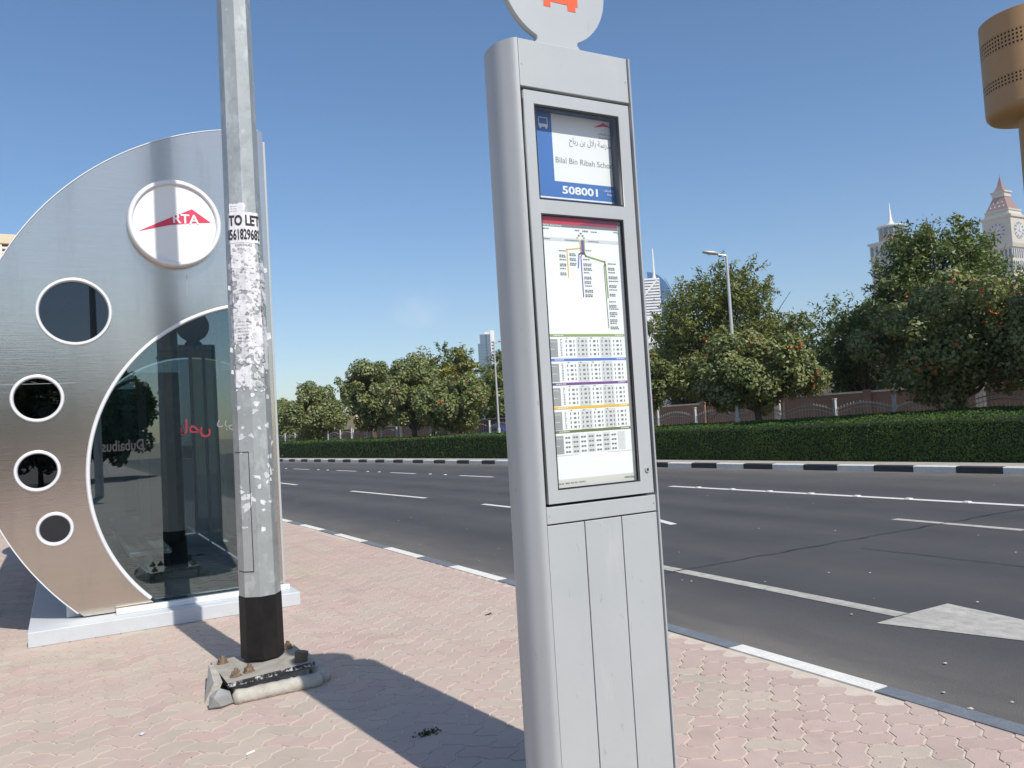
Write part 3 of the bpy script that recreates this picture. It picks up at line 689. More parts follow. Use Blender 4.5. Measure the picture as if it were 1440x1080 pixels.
for i in range(len(ys) - 1):
    a, b = ys[i] + .004, ys[i + 1] - .004; xa, xb = far_k(a) + WO, far_k(b) + WO; za, zb = wt(a), wt(a); mb = MB()
    mb.add([(xa, a, 0), (xa + .2, a, 0), (xb + .2, b, 0), (xb, b, 0), (xa, a, za), (xa + .2, a, za), (xb + .2, b, zb), (xb, b, zb)], [(0, 1, 2, 3), (4, 7, 6, 5), (0, 4, 5, 1), (1, 5, 6, 2), (2, 6, 7, 3), (3, 7, 4, 0)])
    mb.build('wall_panel', wall_brown, bw)
    mb = MB(); mb.add([(xa - .05, a, za + .002), (xa + .25, a, za + .002), (xb + .25, b, zb + .002), (xb - .05, b, zb + .002), (xa - .05, a, za + .07), (xa + .25, a, za + .07), (xb + .25, b, zb + .07), (xb - .05, b, zb + .07)], [(0, 1, 2, 3), (4, 7, 6, 5), (0, 4, 5, 1), (1, 5, 6, 2), (2, 6, 7, 3), (3, 7, 4, 0)])
    mb.build('coping', coping, bw)
    if i % 2 == 0:
        mb = MB(); mb.box(xa - .12, xa - .003, a - .15, a + .15, 0, za + .12, bev=.01); mb.build('pier', coping if i % 4 == 0 else wall_brown, bw)
def house(label, loc, size, m, roofm, kind, group='low houses behind the boundary wall'):
    x, y = loc; sx, sy, h = size; t = thing('low_house', label, 'house', (x, y, 0), group)
    mb = MB(); mb.box(x - sx / 2, x + sx / 2, y - sy / 2, y + sy / 2, 0, h, bev=.02); mb.build('wall', m, t)
    mb = MB()
    if kind == 'tent':
        n = 10; vs = []
        for i in range(n + 1):
            a = i / n; yy = y - sy / 2 + sy * a; zz = h + .05 + .9 * math.sin(math.pi * a) ** .8; vs += [(x - sx / 2 - .2, yy, zz), (x + sx / 2 + .2, yy, zz)]
        mb.add(vs, [(2 * i, 2 * i + 1, 2 * i + 3, 2 * i + 2) for i in range(n)]); base = len(mb.v)
        mb.box(x - sx / 2 - .2, x + sx / 2 + .2, y - sy / 2, y + sy / 2, h + .002, h + .06)
    else: mb.box(x - sx / 2 - .15, x + sx / 2 + .15, y - sy / 2 - .15, y + sy / 2 + .15, h + .002, h + .22, bev=.02)
    mb.build('roof', roofm, t)
    for k in range(3):
        yy = y - sy * .3 + sy * .3 * k; mb = MB(); mb.box(x - sx / 2 - .03, x - sx / 2 - .003, yy - .4, yy + .4, h * .35, h * .75); w_ = mb.build('window', bwhite, t)
        mb = MB(); mb.box(x - sx / 2 - .04, x - sx / 2 - .032, yy - .34, yy + .34, h * .38, h * .72); mb.build('pane', bglass, w_)
    return t
house('yellow low house behind the far end of the boundary wall', (33, 95), (8, 11, 3.1), byellow, byellow, 'flat')
house('low house with white tent roof behind the dark forked trunk', (33, 82), (8, 9, 3.1), byellow, bpale, 'tent')
house('beige low house behind the wall below the street lamp', (40, 27), (8, 14, 3.4), coping, bpale, 'flat')
house('white low house behind the narrow flowering tree', (42, 44), (8, 12, 3.2), bpale, bpale, 'flat')

# ------------------------------------------------------------------ parked cars behind the railing
def car(label, loc, body, rz):
    x, y = loc; t = thing('parked_car', label, 'car', (x, y, 0), 'cars parked behind the railing')
    prof = [(-2.15, .35), (-2.2, .7), (-2.0, .95), (-1.2, 1.02), (-.55, 1.42), (.75, 1.46), (1.45, 1.05), (2.05, .92), (2.2, .65), (2.15, .35)]
    c, s = math.cos(rz), math.sin(rz); P = lambda u, v, w_: (x + u * c - w_ * s, y + u * s + w_ * c, v)
    mb = MB(); n = len(prof); secs = [(-.88, .94), (-.80, 1.0), (.80, 1.0), (.88, .94)]; vs = []
    for wy, k in secs:
        for u, v in prof: vs.append(P(u * k, v if v < 1.1 else 1.1 + (v - 1.1) * (1 if k == 1 else .75), wy * (1 if v < 1.1 else .82)))
    mb.add(vs, [tuple(range(n)), tuple(range(4 * n - 1, 3 * n - 1, -1))] + [(a * n + i, a * n + (i + 1) % n, (a + 1) * n + (i + 1) % n, (a + 1) * n + i) for a in range(3) for i in range(n)])
    mb.build('body', body, t, smooth='auto')
    for sgn in (-1, 1):
        mb = MB(); mb.add([P(-1.05, 1.06, sgn * .885), P(-.5, 1.36, sgn * .735), P(.7, 1.39, sgn * .735), P(1.25, 1.06, sgn * .885)], [(0, 1, 2, 3)]); mb.build('side_window', car_glass, t)
        for u in (-1.3, 1.35):
            mb = MB(); mb.tube([P(u, .33, sgn * .72), P(u, .33, sgn * .91)], [.33, .33], 18); w_ = mb.build('wheel', tyre, t); mb = MB(); mb.tube([P(u, .33, sgn * .90), P(u, .33, sgn * .93)], [.2, .18], 12); mb.build('rim', lamp_grey, w_)
        mb = MB(); p = P(-2.19, .72, sgn * .6); mb.tube([P(-2.16, .72, sgn * .6), P(-2.215, .72, sgn * .6)], [.09, .08], 10); mb.build('headlight', sign_white, t)
car('dark blue parked car behind the railing beside the bus stop sign', (23.3, 43.5), car_blue, R_(97))
car('white parked car behind the railing at the far left end of the hedge', (17.0, 79.0), car_white, R_(100))

# ------------------------------------------------------------------ street lamps
def lamp(label, loc, h, arm, r=.075, head=.55):
    x, y = loc; t = thing('street_lamp', label, 'street lamp', (x, y, 0), 'street lamps beyond the hedge')
    mb = MB(); mb.tube([(x, y, 0), (x, y, 1.25), (x, y, 1.27), (x, y, h)], [r * 1.6, r * 1.55, r, r * .62], 12); mb.build('column', lamp_grey, t, smooth='auto')
    dx, dy = arm; mb = MB(); mb.tube([(x, y, h - .02), (x + dx * .4, y + dy * .4, h + .03)], [.035, .03], 8); mb.build('arm', lamp_grey, t)
    hd = Vector((dx, dy, .12)).normalized(); sx = Vector((-dy, dx, 0)).normalized(); c = Vector((x, y, h)) + hd * .3
    mb = MB(); vs = []
    for a, wd, th in ((0, .07, .05), (head * .3, .13, .07), (head * .9, .12, .05), (head, .06, .03)):
        for q in range(8): an = 2 * math.pi * q / 8; vs.append(c + hd * a + sx * (wd * math.cos(an)) + Vector((0, 0, th * math.sin(an) + .02)))
    mb.add(vs, [(i * 8 + q, i * 8 + (q + 1) % 8, (i + 1) * 8 + (q + 1) % 8, (i + 1) * 8 + q) for i in range(3) for q in range(8)] + [tuple(range(8)), tuple(range(31, 23, -1))]); mb.build('lamp_head', lamp_grey, t, smooth=True)
    mb = MB(); mb.box(-.07, .07, -.07, .07, -.05, -.045); o = mb.build('lens', sign_white, t); 
    o.matrix_parent_inverse = Matrix.Identity(4); o.location = (hd * (.3 + head * .55)) + Vector((0, 0, h + .0))
lamp('tall grey street lamp rising in front of the largest green tree', (20.3, 20.9), 6.88, (-.75, .3))
lamp('thin street lamp beside the left edge of the bus stop sign, near the glass tower', (19.9, 37.75), 5.75, (.7, .1), .06)
lamp('far street lamp with its head above the rounded tree on the left', (21.1, 79.1), 6.35, (-.85, .1), .08, .9)

# ------------------------------------------------------------------ tan telecom mast at the right edge
MX, MY = 20.5, 10.60
mast = thing('telecom_mast', 'tan drum-headed mast with perforated bands, cut by the right edge', 'mast', (MX, MY, 0))
mb = MB(); mb.tube([(MX, MY, 0), (MX, MY, 8.3)], [.40, .37], 24); mb.build('column', tan_paint, mast, smooth='auto')
RD = 1.03
def drum_mesh(z0, z1, rows, cols_, hole):
    """a cylinder band pierced by rows x cols_ square holes"""
    mb = MB(); za = [z0]
    if rows:
        pz = (z1 - z0) / rows
        for i in range(rows): za += [z0 + pz * (i + .5 - hole / 2), z0 + pz * (i + .5 + hole / 2)]
    za += [z1]; aa = []
    for j in range(cols_): aa += [(j + .0), (j + hole)]
    aa = [2 * math.pi * a / cols_ for a in aa]; n = len(aa); vs = [(MX + RD * math.cos(a), MY + RD * math.sin(a), z) for z in za for a in aa]; fs = []
    for i in range(len(za) - 1):
        for j in range(n):
            if rows and i % 2 == 1 and j % 2 == 0: continue
            fs.append((i * n + j, i * n + (j + 1) % n, (i + 1) * n + (j + 1) % n, (i + 1) * n + j))
    mb.add(vs, fs); return mb
ZB = 8.08
drum_mesh(ZB + .30, ZB + .62, 0, 45, .55).build('drum_panel', tan_paint, mast) if False else None
bands = [(ZB + .20, ZB + .62, 0), (ZB + .623, ZB + .877, 3), (ZB + .88, ZB + 1.50, 0), (ZB + 1.503, ZB + 1.877, 4), (ZB + 1.88, ZB + 2.36, 0)]
for z0, z1, rows in bands: drum_mesh(z0, z1, rows, 78, .5).build('perforated_band' if rows else 'drum_panel', tan_paint, mast, fix=False, smooth=(not rows))
mb = MB(); mb.lathe([(.30, .0), (RD - .22, .0), (RD - .08, .04), (RD - .015, .12), (RD, .20)], (MX, MY, ZB), 78); mb.build('drum_base', tan_paint, mast, smooth=True)
mb = MB(); mb.lathe([(RD, 2.362), (RD - .01, 2.372), (.0, 2.38)], (MX, MY, ZB), 78); mb.build('drum_lid', tan_paint, mast)
mb = MB(); mb.lathe([(RD - .12, .1), (RD - .12, 2.3)], (MX, MY, ZB), 48); mb.build('antenna_shroud', dark_in, mast)

# ------------------------------------------------------------------ far towers
def facade_box(root, cx, cy, w_, d, z0, z1, rot, m, wm, rows, cols_, mw=.62, mh=.6, sides=(0, 1), proud=.25, name='storey_block'):
    """a block with windows; sides: 0 = face along local -y, 1 = face local -x, 2 = local +x"""
    c, s = math.cos(rot), math.sin(rot); P = lambda u, v, z: (cx + u * c - v * s, cy + u * s + v * c, z)
    mb = MB(); vs = [P(u, v, z) for z in (z0, z1) for v in (-d / 2, d / 2) for u in (-w_ / 2, w_ / 2)]
    mb.add(vs, [(0, 2, 3, 1), (4, 5, 7, 6), (0, 1, 5, 4), (2, 6, 7, 3), (0, 4, 6, 2), (1, 3, 7, 5)]); blk = mb.build(name, m, root)
    if rows:
        ch, nwin = (z1 - z0) / rows, 0
        for sd_ in sides:
            L_ = w_ if sd_ == 0 else d; cw = L_ / cols_
            for r in range(rows):
                for k in range(cols_):
                    a = -L_ / 2 + cw * (k + .5); zz = z0 + ch * (r + .5); q = mw * cw / 2; hh = mh * ch / 2; mb = MB()
                    if sd_ == 0: vs = [P(a + i * q, -d / 2 - .15, zz + j * hh) for i, j in ((-1, -1), (1, -1), (1, 1), (-1, 1))]
                    elif sd_ == 1: vs = [P(-w_ / 2 - .15, a + i * q, zz + j * hh) for i, j in ((-1, -1), (1, -1), (1, 1), (-1, 1))]
                    else: vs = [P(w_ / 2 + .15, a + i * q, zz + j * hh) for i, j in ((-1, -1), (1, -1), (1, 1), (-1, 1))]
                    mb.add(vs, [(0, 1, 2, 3)]); mb.build('window', wm, blk); nwin += 1
    return blk, P
def pyramid(mb, P, w0, w1, z0, z1, mi=0):
    vs = [P(u * w0 / 2, v * w0 / 2, z0) for u, v in ((-1, -1), (1, -1), (1, 1), (-1, 1))] + [P(u * w1 / 2, v * w1 / 2, z1) for u, v in ((-1, -1), (1, -1), (1, 1), (-1, 1))]
    mb.add(vs, [(0, 1, 2, 3), (4, 7, 6, 5)] + [(i, (i + 1) % 4, (i + 1) % 4 + 4, i + 4) for i in range(4)], mi)
# clock tower: 900 m away
ckx, cky = 785.0, 443.0
clock = thing('clock_tower', 'cream clock tower with stepped red spire behind the trees at right', 'tower', (ckx, cky, 0))
rt = math.atan2(cky, ckx) - math.pi / 2 - R_(27)      # broad face turned a little away
_, PC = facade_box(clock, ckx, cky, 22, 22, 0, 112, rt, bwall, bglass, 0, 0)
facade_box(clock, ckx, cky, 22.5, 22.5, 112, 135, rt, bwall, bglass, 2, 6, .5, .75, (0, 2))
mb = MB(); pyramid(mb, PC, 25, 27, 135.1, 138.5); pyramid(mb, PC, 26, 26, 138.6, 163); pyramid(mb, PC, 28.5, 28.5, 163.1, 165.5); mb.build('clock_stage', bwall, clock)
for sd_ in (0, 1):
    fp = (lambda u, v, z: PC(u, -13.05 - v, z)) if sd_ == 0 else (lambda u, v, z: PC(13.05 + v, u, z))
    mb = MB(); n = 24; r = 8.2; vs = [fp(r * math.cos(2 * math.pi * k / n), .3, 151 + r * math.sin(2 * math.pi * k / n)) for k in range(n)]; mb.add(vs, [tuple(range(n))]); cf = mb.build('clock_face', bstone, clock)
    mb = MB()
    for k in range(12):
        a = 2 * math.pi * k / 12; c_, s_ = math.cos(a), math.sin(a); vs = [fp(c_ * q - s_ * e, .6, 151 + s_ * q + c_ * e) for q, e in ((5.6, -.5), (7.6, -.5), (7.6, .5), (5.6, .5))]; mb.add(vs, [(0, 1, 2, 3)])
    mb.build('hour_marks', bglass, cf)
    mb = MB()
    for a, l in ((R_(60), 6.2), (R_(-20), 4.4)):
        c_, s_ = math.cos(a), math.sin(a); vs = [fp(c_ * q - s_ * e, .9, 151 + s_ * q + c_ * e) for q, e in ((-1, -.6), (l, -.3), (l, .3), (-1, .6))]; mb.add(vs, [(0, 1, 2, 3)])
    mb.build('clock_hands', bwhite, cf)
mb = MB(); pyramid(mb, PC, 23.5, 21, 165.6, 170); pyramid(mb, PC, 22.5, 22.5, 170.1, 171.5); mb.build('parapet', bwall, clock)
mb = MB(); pyramid(mb, PC, 20.5, 10.5, 171.6, 184.5); rf = mb.build('lower_roof', broof, clock)
for r in range(2):
    for k in range(4 - r):
        u = (-6 + 4 * k + 2 * r); z = 174.5 + r * 4; o_ = -(10.25 - (z + .6 - 171.6) * 5.0 / 12.9) - .35; mb = MB(); mb.add([PC(u - .9, o_, z), PC(u + .9, o_, z), PC(u, o_ + .7, z + 2.2)], [(0, 1, 2)]); mb.build('dormer', bwhite, rf)
mb = MB(); pyramid(mb, PC, 11.5, 11.5, 184.6, 188.5); pyramid(mb, PC, 13.5, 13.5, 188.6, 190); mb.build('lantern', bwall, clock)
mb = MB(); pyramid(mb, PC, 9, 4.2, 190.1, 196); pyramid(mb, PC, 4.1, .5, 196.05, 205); mb.build('spire', broof, clock)
mb = MB(); mb.tube([(ckx, cky, 203), (ckx, cky, 208)], [.4, .1], 6); mb.build('finial', broof, clock)
# round-topped tower with needle
rx, ry_ = 732.0, 523.3
rtw = thing('round_top_tower', 'grey stone tower with a round glazed crown and needle spire', 'tower', (rx, ry_, 0))
r2 = math.atan2(ry_, rx) - math.pi / 2 + R_(-30)
_, PR = facade_box(rtw, rx, ry_, 30, 30, 0, 142, r2, bstone, bglass, 0, 0)
facade_box(rtw, rx, ry_, 30.5, 30.5, 142.1, 155, r2, bstone, bglass, 1, 6, .55, .75, (0, 1, 2))
facade_box(rtw, rx, ry_, 30.2, 30.2, 120.1, 141.9, r2, bstone, bglass, 3, 6, .55, .6, (0, 1, 2)) if False else None
mb = MB(); pyramid(mb, PR, 33.5, 33.5, 155.1, 157); mb.build('cornice', bstone, rtw)
mb = MB(); mb.lathe([(11.6, 157.1), (11.6, 163.5), (11.6, 171.8), (0, 171.9)], (rx, ry_, 0), 32); mb.build('drum', bstone, rtw)
for k in range(14):
    a = 2 * math.pi * k / 14; b_ = 2 * math.pi * (k + .78) / 14; vs = [(rx + 11.8 * math.cos(q), ry_ + 11.8 * math.sin(q), z) for q, z in ((a, 164), (b_, 164), (b_, 171), (a, 171))]
    mb = MB(); mb.add(vs, [(0, 1, 2, 3)]); mb.build('window', bglass, rtw); mb = MB(); mb.add([(x_, y_, z_ - 6.8 if z_ > 170 else z_ - 5.6) for x_, y_, z_ in vs], [(0, 1, 2, 3)]); mb.build('spandrel', broof, rtw)
mb = MB(); mb.lathe([(0, 171.95), (13.4, 172), (13.6, 173.2), (9, 174.2), (3.4, 175.6), (1.8, 178.5), (1.2, 184), (.2, 197)], (rx, ry_, 0), 24); mb.build('spire', bwhite, rtw, smooth='auto')
# white banded tower with mast, blue sail tower behind
wx, wy = 561.5, 701.8
wt_ = thing('banded_tower', 'white banded office tower with tall mast right of the bus stop sign', 'tower', (wx, wy, 0))
r3 = math.atan2(wy, wx) - math.pi / 2 + R_(8)
_, PW = facade_box(wt_, wx, wy, 26, 20, 0, 146, r3, bwhite, bglass, 0, 0)
for k in range(13):
    mb = MB(); z = 106 + k * 3.1; mb.add([PW(u, v, zz) for zz in (z, z + .9) for v in (-10.3, -10.05) for u in (-12.6, 12.6)], [(0, 2, 3, 1), (4, 5, 7, 6), (0, 1, 5, 4), (2, 6, 7, 3), (0, 4, 6, 2), (1, 3, 7, 5)]); mb.build('window_band', bglass, wt_)
mb = MB()
mb.add([PW(u, v, z) for v in (-10.9, -10.4) for u, z in ((-9, 124), (-6.5, 124), (11, 143.5), (8.5, 143.5))], [(0, 1, 2, 3), (4, 7, 6, 5)] + [(i, (i + 1) % 4, (i + 1) % 4 + 4, i + 4) for i in range(4)]); mb.build('diagonal_brace', bwhite, wt_)
mb = MB(); q = PW(9, 0, 0); mb.tube([(q[0], q[1], 146), (q[0], q[1], 152), (q[0], q[1], 180)], [2.2, 1.3, .7], 8); mb.build('mast', bwhite, wt_)
st = thing('sail_tower', 'blue glass tower with one curved side behind the white banded tower', 'tower', (592, 718, 0))
r4 = math.atan2(718, 592) - math.pi / 2; c4, s4 = math.cos(r4), math.sin(r4); PS = lambda u, v, z: (592 + u * c4 - v * s4, 718 + u * s4 + v * c4, z)
prof = [(-12, 0), (15.5, 0), (15.5, 118), (14.6, 128), (12, 138), (7.5, 146.5), (1, 153.5), (-6, 157.5), (-12, 159)]
mb = MB(); mb.prism(prof, lambda u, v, d: PS(u, d - 8, v), 16); mb.build('glass_body', mat('sail_glass_blue', (0.035, 0.13, 0.30), 0.35, 0.2), st)
mb = MB()
for k in range(14): mb.add([PS(u, v, z) for z in (100 + 3.6 * k, 100.5 + 3.6 * k) for v in (-8.4, -8.1) for u in (-11.5, 11.5 - max(0, k - 9) * 2.6)], [(0, 2, 3, 1), (4, 5, 7, 6), (0, 1, 5, 4), (2, 6, 7, 3), (0, 4, 6, 2), (1, 3, 7, 5)])
mb.build('floor_lines', bglass, st)
# glass tower left of the sign
gx, gy = 413.0, 800.0
gt = thing('glass_tower', 'blue glass tower with white edge left of the bus stop sign', 'tower', (gx, gy, 0))
r5 = math.atan2(gy, gx) - math.pi / 2; c5, s5 = math.cos(r5), math.sin(r5); PG = lambda u, v, z: (gx + u * c5 - v * s5, gy + u * s5 + v * c5, z)
def bx(P, u0, u1, v0, v1, z0, z1, name, m, root):
    mb = MB(); mb.add([P(u, v, z) for z in (z0, z1) for v in (v0, v1) for u in (u0, u1)], [(0, 2, 3, 1), (4, 5, 7, 6), (0, 1, 5, 4), (2, 6, 7, 3), (0, 4, 6, 2), (1, 3, 7, 5)]); return mb.build(name, m, root)
bx(PG, -10, 4, -8, 8, 0, 88, 'glass_body', glass_far, gt); bx(PG, -7.5, 4, -7.7, 7.7, 88.02, 98, 'upper_body', glass_far, gt)
bx(PG, 4.02, 8.6, -8.3, 8.3, 0, 102, 'white_edge', bwhite, gt); bx(PG, -2, 4, -7.5, 7.5, 98.02, 100.5, 'crown', bwhite, gt); bx(PG, -1.2, .2, -8.4, -8.05, 60, 98, 'fin', bglass, gt)
for k in range(13): bx(PG, 5.0, 8.0, -8.5, -8.33, 46 + k * 3.5, 47.6 + k * 3.5, 'window', bglass, gt)
for k in range(12): bx(PG, -9.8, 3.8, -8.2, -8.05, 52 + k * 3.1, 52.4 + k * 3.1, 'floor_line', bglass, gt)
sb = thing('slim_tower', 'dark slim tower peeking past the bus stop sign, right of the glass tower', 'tower', (428, 800, 0))
PB = lambda u, v, z: (428 + u * c5 - v * s5, 800 + u * s5 + v * c5, z)
bx(PB, -3, 1.5, -4, 4, 0, 77, 'shaft', bstone, sb); bx(PB, -1.5, .5, -2, 2, 77.02, 82, 'cap', bglass, sb)
# tan apartment block at the left edge
ab = thing('apartment_block', 'tan apartment block with louvred top behind the cabin at left edge', 'building', (-8, 44, 0))
mb = MB(); mb.box(-14.5, -1.1, 40.2, 50, 0, 10.3); mb.build('wall', btan, ab)
mb = MB(); mb.box(-14.7, -.85, 39.9, 50.2, 10.31, 10.72, bev=.03); mb.build('cornice', btan, ab)
mb = MB()
for k in range(6): mb.box(-14.4 + 2.3 * k, -14.1 + 2.3 * k, 39.95, 40.19, 6, 10.3)
mb.box(-2.25, -2.0, 39.95, 40.19, 6, 10.3); mb.box(-1.35, -1.12, 39.95, 40.19, 6, 10.3)
mb.build('pilasters', bpale, ab)
for k in range(20): mb = MB(); mb.box(-14.4, -1.2, 40.0, 40.17, 10.12 - k * .2, 10.20 - k * .2); mb.build('louvre', bpale, ab)

# ------------------------------------------------------------------ things behind the photographer, seen in the cabin's steel and glass
bk = thing('low_house', 'long pale house behind the viewer, seen only as a reflection', 'house', (-6, -55, 0))
mb = MB(); mb.box(-34, -7, -62, -52, 0, 4.2, bev=.03); mb.build('wall', coping, bk)
mb = MB(); mb.box(-34.3, -6.7, -62.3, -51.7, 4.202, 4.5, bev=.03); mb.build('roof', bpale, bk)
for k, (x, y, h) in enumerate(((-8, -27, 6.0), (-3.6, -23, 5.4), (-.9, -25, 5.6), (-5.6, -25, 6.0), (1.6, -29, 5.8), (19.5, -12, 5.0))):
    tree('leafy_tree', ['bushy tree behind the viewer, left of the path', 'second tree behind the viewer, beside the path', 'third tree behind the viewer, near the kerb', 'tree behind the viewer in front of the pale house', 'farthest tree behind the viewer along the path', 'tree across the road behind the viewer'][k], 'tree', (x, y), h, .5, 3.0, 'broad', 40 + k, 9000, .17, leaf_neem, 'trees behind the viewer')
rng = np.random.default_rng(5); random.seed(5)
lp = thing('street_lamp', 'lamp column behind the viewer, mirrored in the big porthole', 'street lamp', (.95, -12.5, 0))
mb = MB(); mb.tube([(.95, -12.5, 0), (.95, -12.5, 8)], [.13, .08], 8); mb.build('column', lamp_grey, lp)
mb = MB(); mb.box(.65, 1.25, -12.56, -12.36, 3.3, 3.75, bev=.01); mb.build('equipment_box', steel_in, lp)

# ------------------------------------------------------------------ bus shelter cabin
PYF = 8.10
cab = thing('bus_shelter', 'steel air-conditioned bus shelter with round glass end and portholes', 'bus shelter', (.8, 10.8, 0))
mb = MB(); mb.box(-.30, 1.905, 7.80, 13.9, 0, .122, bev=.006); mb.build('plinth', plinth_paint, cab)
mb = MB(); mb.box(.36, 1.86, 8.0, 8.06, .1225, .17, bev=.004); mb.build('sill', white_paint, cab)
OC, OR = (1.866, 2.026), 2.578
GC, GR = (1.745, 1.32), 1.575
XR = 1.815; ZB_ = .135
def outer_arc(n=120):
    a_top = math.degrees(math.atan2(math.sqrt(OR ** 2 - (XR - OC[0]) ** 2), XR - OC[0])); a_bot = 180 + math.degrees(math.asin((OC[1] - ZB_) / OR))
    return circ(*OC, OR, n, a_top, a_bot)
oa = outer_arc()
# the glass opening: circle clipped at the bottom and at the right post
zz0 = .172; x_post = XR - .055
pts = []
for i in range(361):
    a = R_(360 - i * 1.0 + 0); x_, z_ = GC[0] + GR * math.cos(a), GC[1] + GR * math.sin(a)
ga0 = math.degrees(math.acos((x_post - GC[0]) / GR)); ga1 = 180 + math.degrees(math.asin((GC[1] - zz0) / GR))
ga = circ(*GC, GR, 110, ga0, ga1)
outline = oa + [(ga[-1][0], ZB_)] + ga[::-1] + [(x_post, ZB_)] + [(XR, ZB_)]
outline = oa + [(ga[-1][0], ZB_), ga[-1]] + ga[::-1][1:] + [(x_post, ZB_), (XR, ZB_)]
ports = [((.122, 2.789), .300), ((-.182, 2.036), .205), ((-.198, 1.416), .177), ((-.084, .910), .145)]
holes = [circ(*c, r - .012, 56) for c, r in ports]
def end_panel(y0, y1, front=True):
    return curve_plate([outline] + holes, y0, y1, 'end_panel', steel, cab)
pf = end_panel(PYF, PYF + .07); pr_ = end_panel(13.6, 13.67)
for (c, r) in ports:
    for yb in (PYF, 13.6):
        mb = MB(); ring_torus(mb, *c, yb - .022, yb + .09, r - .030, r, 64); rg = mb.build('porthole_ring', white_paint, cab, smooth='auto')
        mb = MB(); n = 48; mb.add([(x_, yb + .03, z_) for x_, z_ in circ(*c, r - .028, n)], [tuple(range(n))]); mb.build('porthole_glass', glass_port, rg, fix=False)
mb = MB(); ring_torus(mb, *GC, PYF - .020, PYF + .09, GR - .028, GR + .006, 120, a0=ga0, a1=ga1 - 1.5); mb.build('window_trim', white_paint, cab, smooth='auto')
mb = MB(); ring_torus(mb, *OC, PYF - .006, PYF + .075, OR + .001, OR + .014, 140, a0=92, a1=226); mb.build('edge_trim', white_paint, cab, smooth='auto')
mb = MB(); gl = [p for p in circ(*GC, GR - .024, 110, ga0, ga1)] + [(x_post, zz0)]; mb.add([(x_, PYF + .035, z_) for x_, z_ in gl], [tuple(range(len(gl)))]); mb.build('window_glass', glass_cabin, cab, fix=False)
mb = MB(); mb.add([(x_, 13.63, z_) for x_, z_ in gl], [tuple(range(len(gl)))]); mb.build('window_glass', glass_cabin, cab, fix=False)
mb = MB(); mb.box(XR + .001, XR + .024, PYF - .004, PYF + .16, ZB_, 4.50, bev=.004); mb.build('corner_post', silver, cab)
# curved shell between the two end panels, roof soffit and road side glazing
sh = circ(OC[0], OC[1], OR - .10, 60, 91, 226); mb = MB(); vs = []
for x_, z_ in sh: vs += [(x_, PYF + .072, z_), (x_, 13.598, z_)]
sh2 = circ(OC[0], OC[1], OR - .14, 60, 91, 226)
for x_, z_ in sh2: vs += [(x_, PYF + .072, z_), (x_, 13.598, z_)]
n = 60; mb.add(vs, [(2 * i, 2 * i + 1, 2 * i + 3, 2 * i + 2) for i in range(n - 1)] + [(120 + 2 * i, 120 + 2 * i + 2, 120 + 2 * i + 3, 120 + 2 * i + 1) for i in range(n - 1)]); mb.build('shell', steel_in, cab, smooth=True, fix=False)
mb = MB(); mb.box(-.02, .42, 8.20, 13.5, .1225, .50, bev=.01); mb.build('skirt', plinth_paint, cab)
for k in range(5):
    y_ = 8.35 + k * 1.3; mb = MB(); mb.box(XR - .05, XR, y_, y_ + .06, .125, 4.4, bev=.004); mb.build('mullion', white_paint, cab)
    if k < 4: mb = MB(); mb.box(XR - .03, XR - .02, y_ + .061, y_ + 1.299, .17, 4.35); mb.build('side_glass', glass_cabin, cab)
mb = MB(); mb.box(.1, XR - .1, 8.2, 13.5, 3.0, 3.05); mb.build('ceiling', steel_in, cab)
mb = MB(); mb.box(.42, 1.78, 8.2, 13.55, .1225, .15); mb.build('floor', steel_in, cab)
mb = MB(); mb.box(.55, .95, 9.2, 12.8, .45, .50, bev=.01)
for y_ in (9.4, 11, 12.6): mb.box(.7, .78, y_ - .03, y_ + .03, .15, .449)
mb.build('bench', white_paint, cab)
mb = MB(); mb.box(.95, 1.5, 12.7, 13.2, .15, 2.6, bev=.02); mb.build('air_conditioner', steel_in, cab)
mb = MB(); mb.box(.86, .95, 11.48, 11.54, .16, 2.42, bev=.006); ring_torus(mb, 1.30, 1.05, 11.48, 11.52, 1.43, 1.47, 60, a0=104, a1=150); mb.build('inner_frame', white_paint, cab)
mb = MB(); mb.box(.20, .85, 11.50, 11.506, .17, 2.3); mb.build('inner_pane', glass_cabin, cab)
mb = MB(); mb.box(.45, 1.12, 12.3, 12.34, .152, .30, bev=.01); mb.build('step', white_paint, cab)
# writing seen from behind on the inner glass
ib = MB(); ib.box(.42, 1.76, 8.42, 8.425, 1.0, 1.004)
lettering('\uFEB9\uFE8E\uFE91', .95, 1.22, 1.62, 1.80, PYF + .033, glass_red, cab, .01, mirror=True)
lettering('\u062F\uFE91\uFEF2'[::-1], 1.28, 1.48, 1.64, 1.78, PYF + .033, glass_white, cab, .0, mirror=True)
lettering('Dubaibus', .30, .64, 1.54, 1.64, PYF + .033, ink, cab, .02, mirror=True)
for q_ in range(0, 26):
    an_ = R_(100 + q_ * 5); mb = MB(); x_, z_ = OC[0] + (OR - .05) * math.cos(an_), OC[1] + (OR - .05) * math.sin(an_); mb.tube([(x_, PYF - .0002, z_), (x_, PYF - .003, z_)], [.007, .006], 8); mb.build('rivet', steel, cab)
# panel seams
for z_ in (2.16,):
    mb = MB(); mb.box(-.66, .12, PYF - .0015, PYF - .0002, z_, z_ + .004); mb.build('seam', steel_in, cab)
mb = MB(); mb.box(1.06, 1.064, PYF - .0015, PYF - .0002, 2.95, 3.15); mb.build('seam', steel_in, cab)
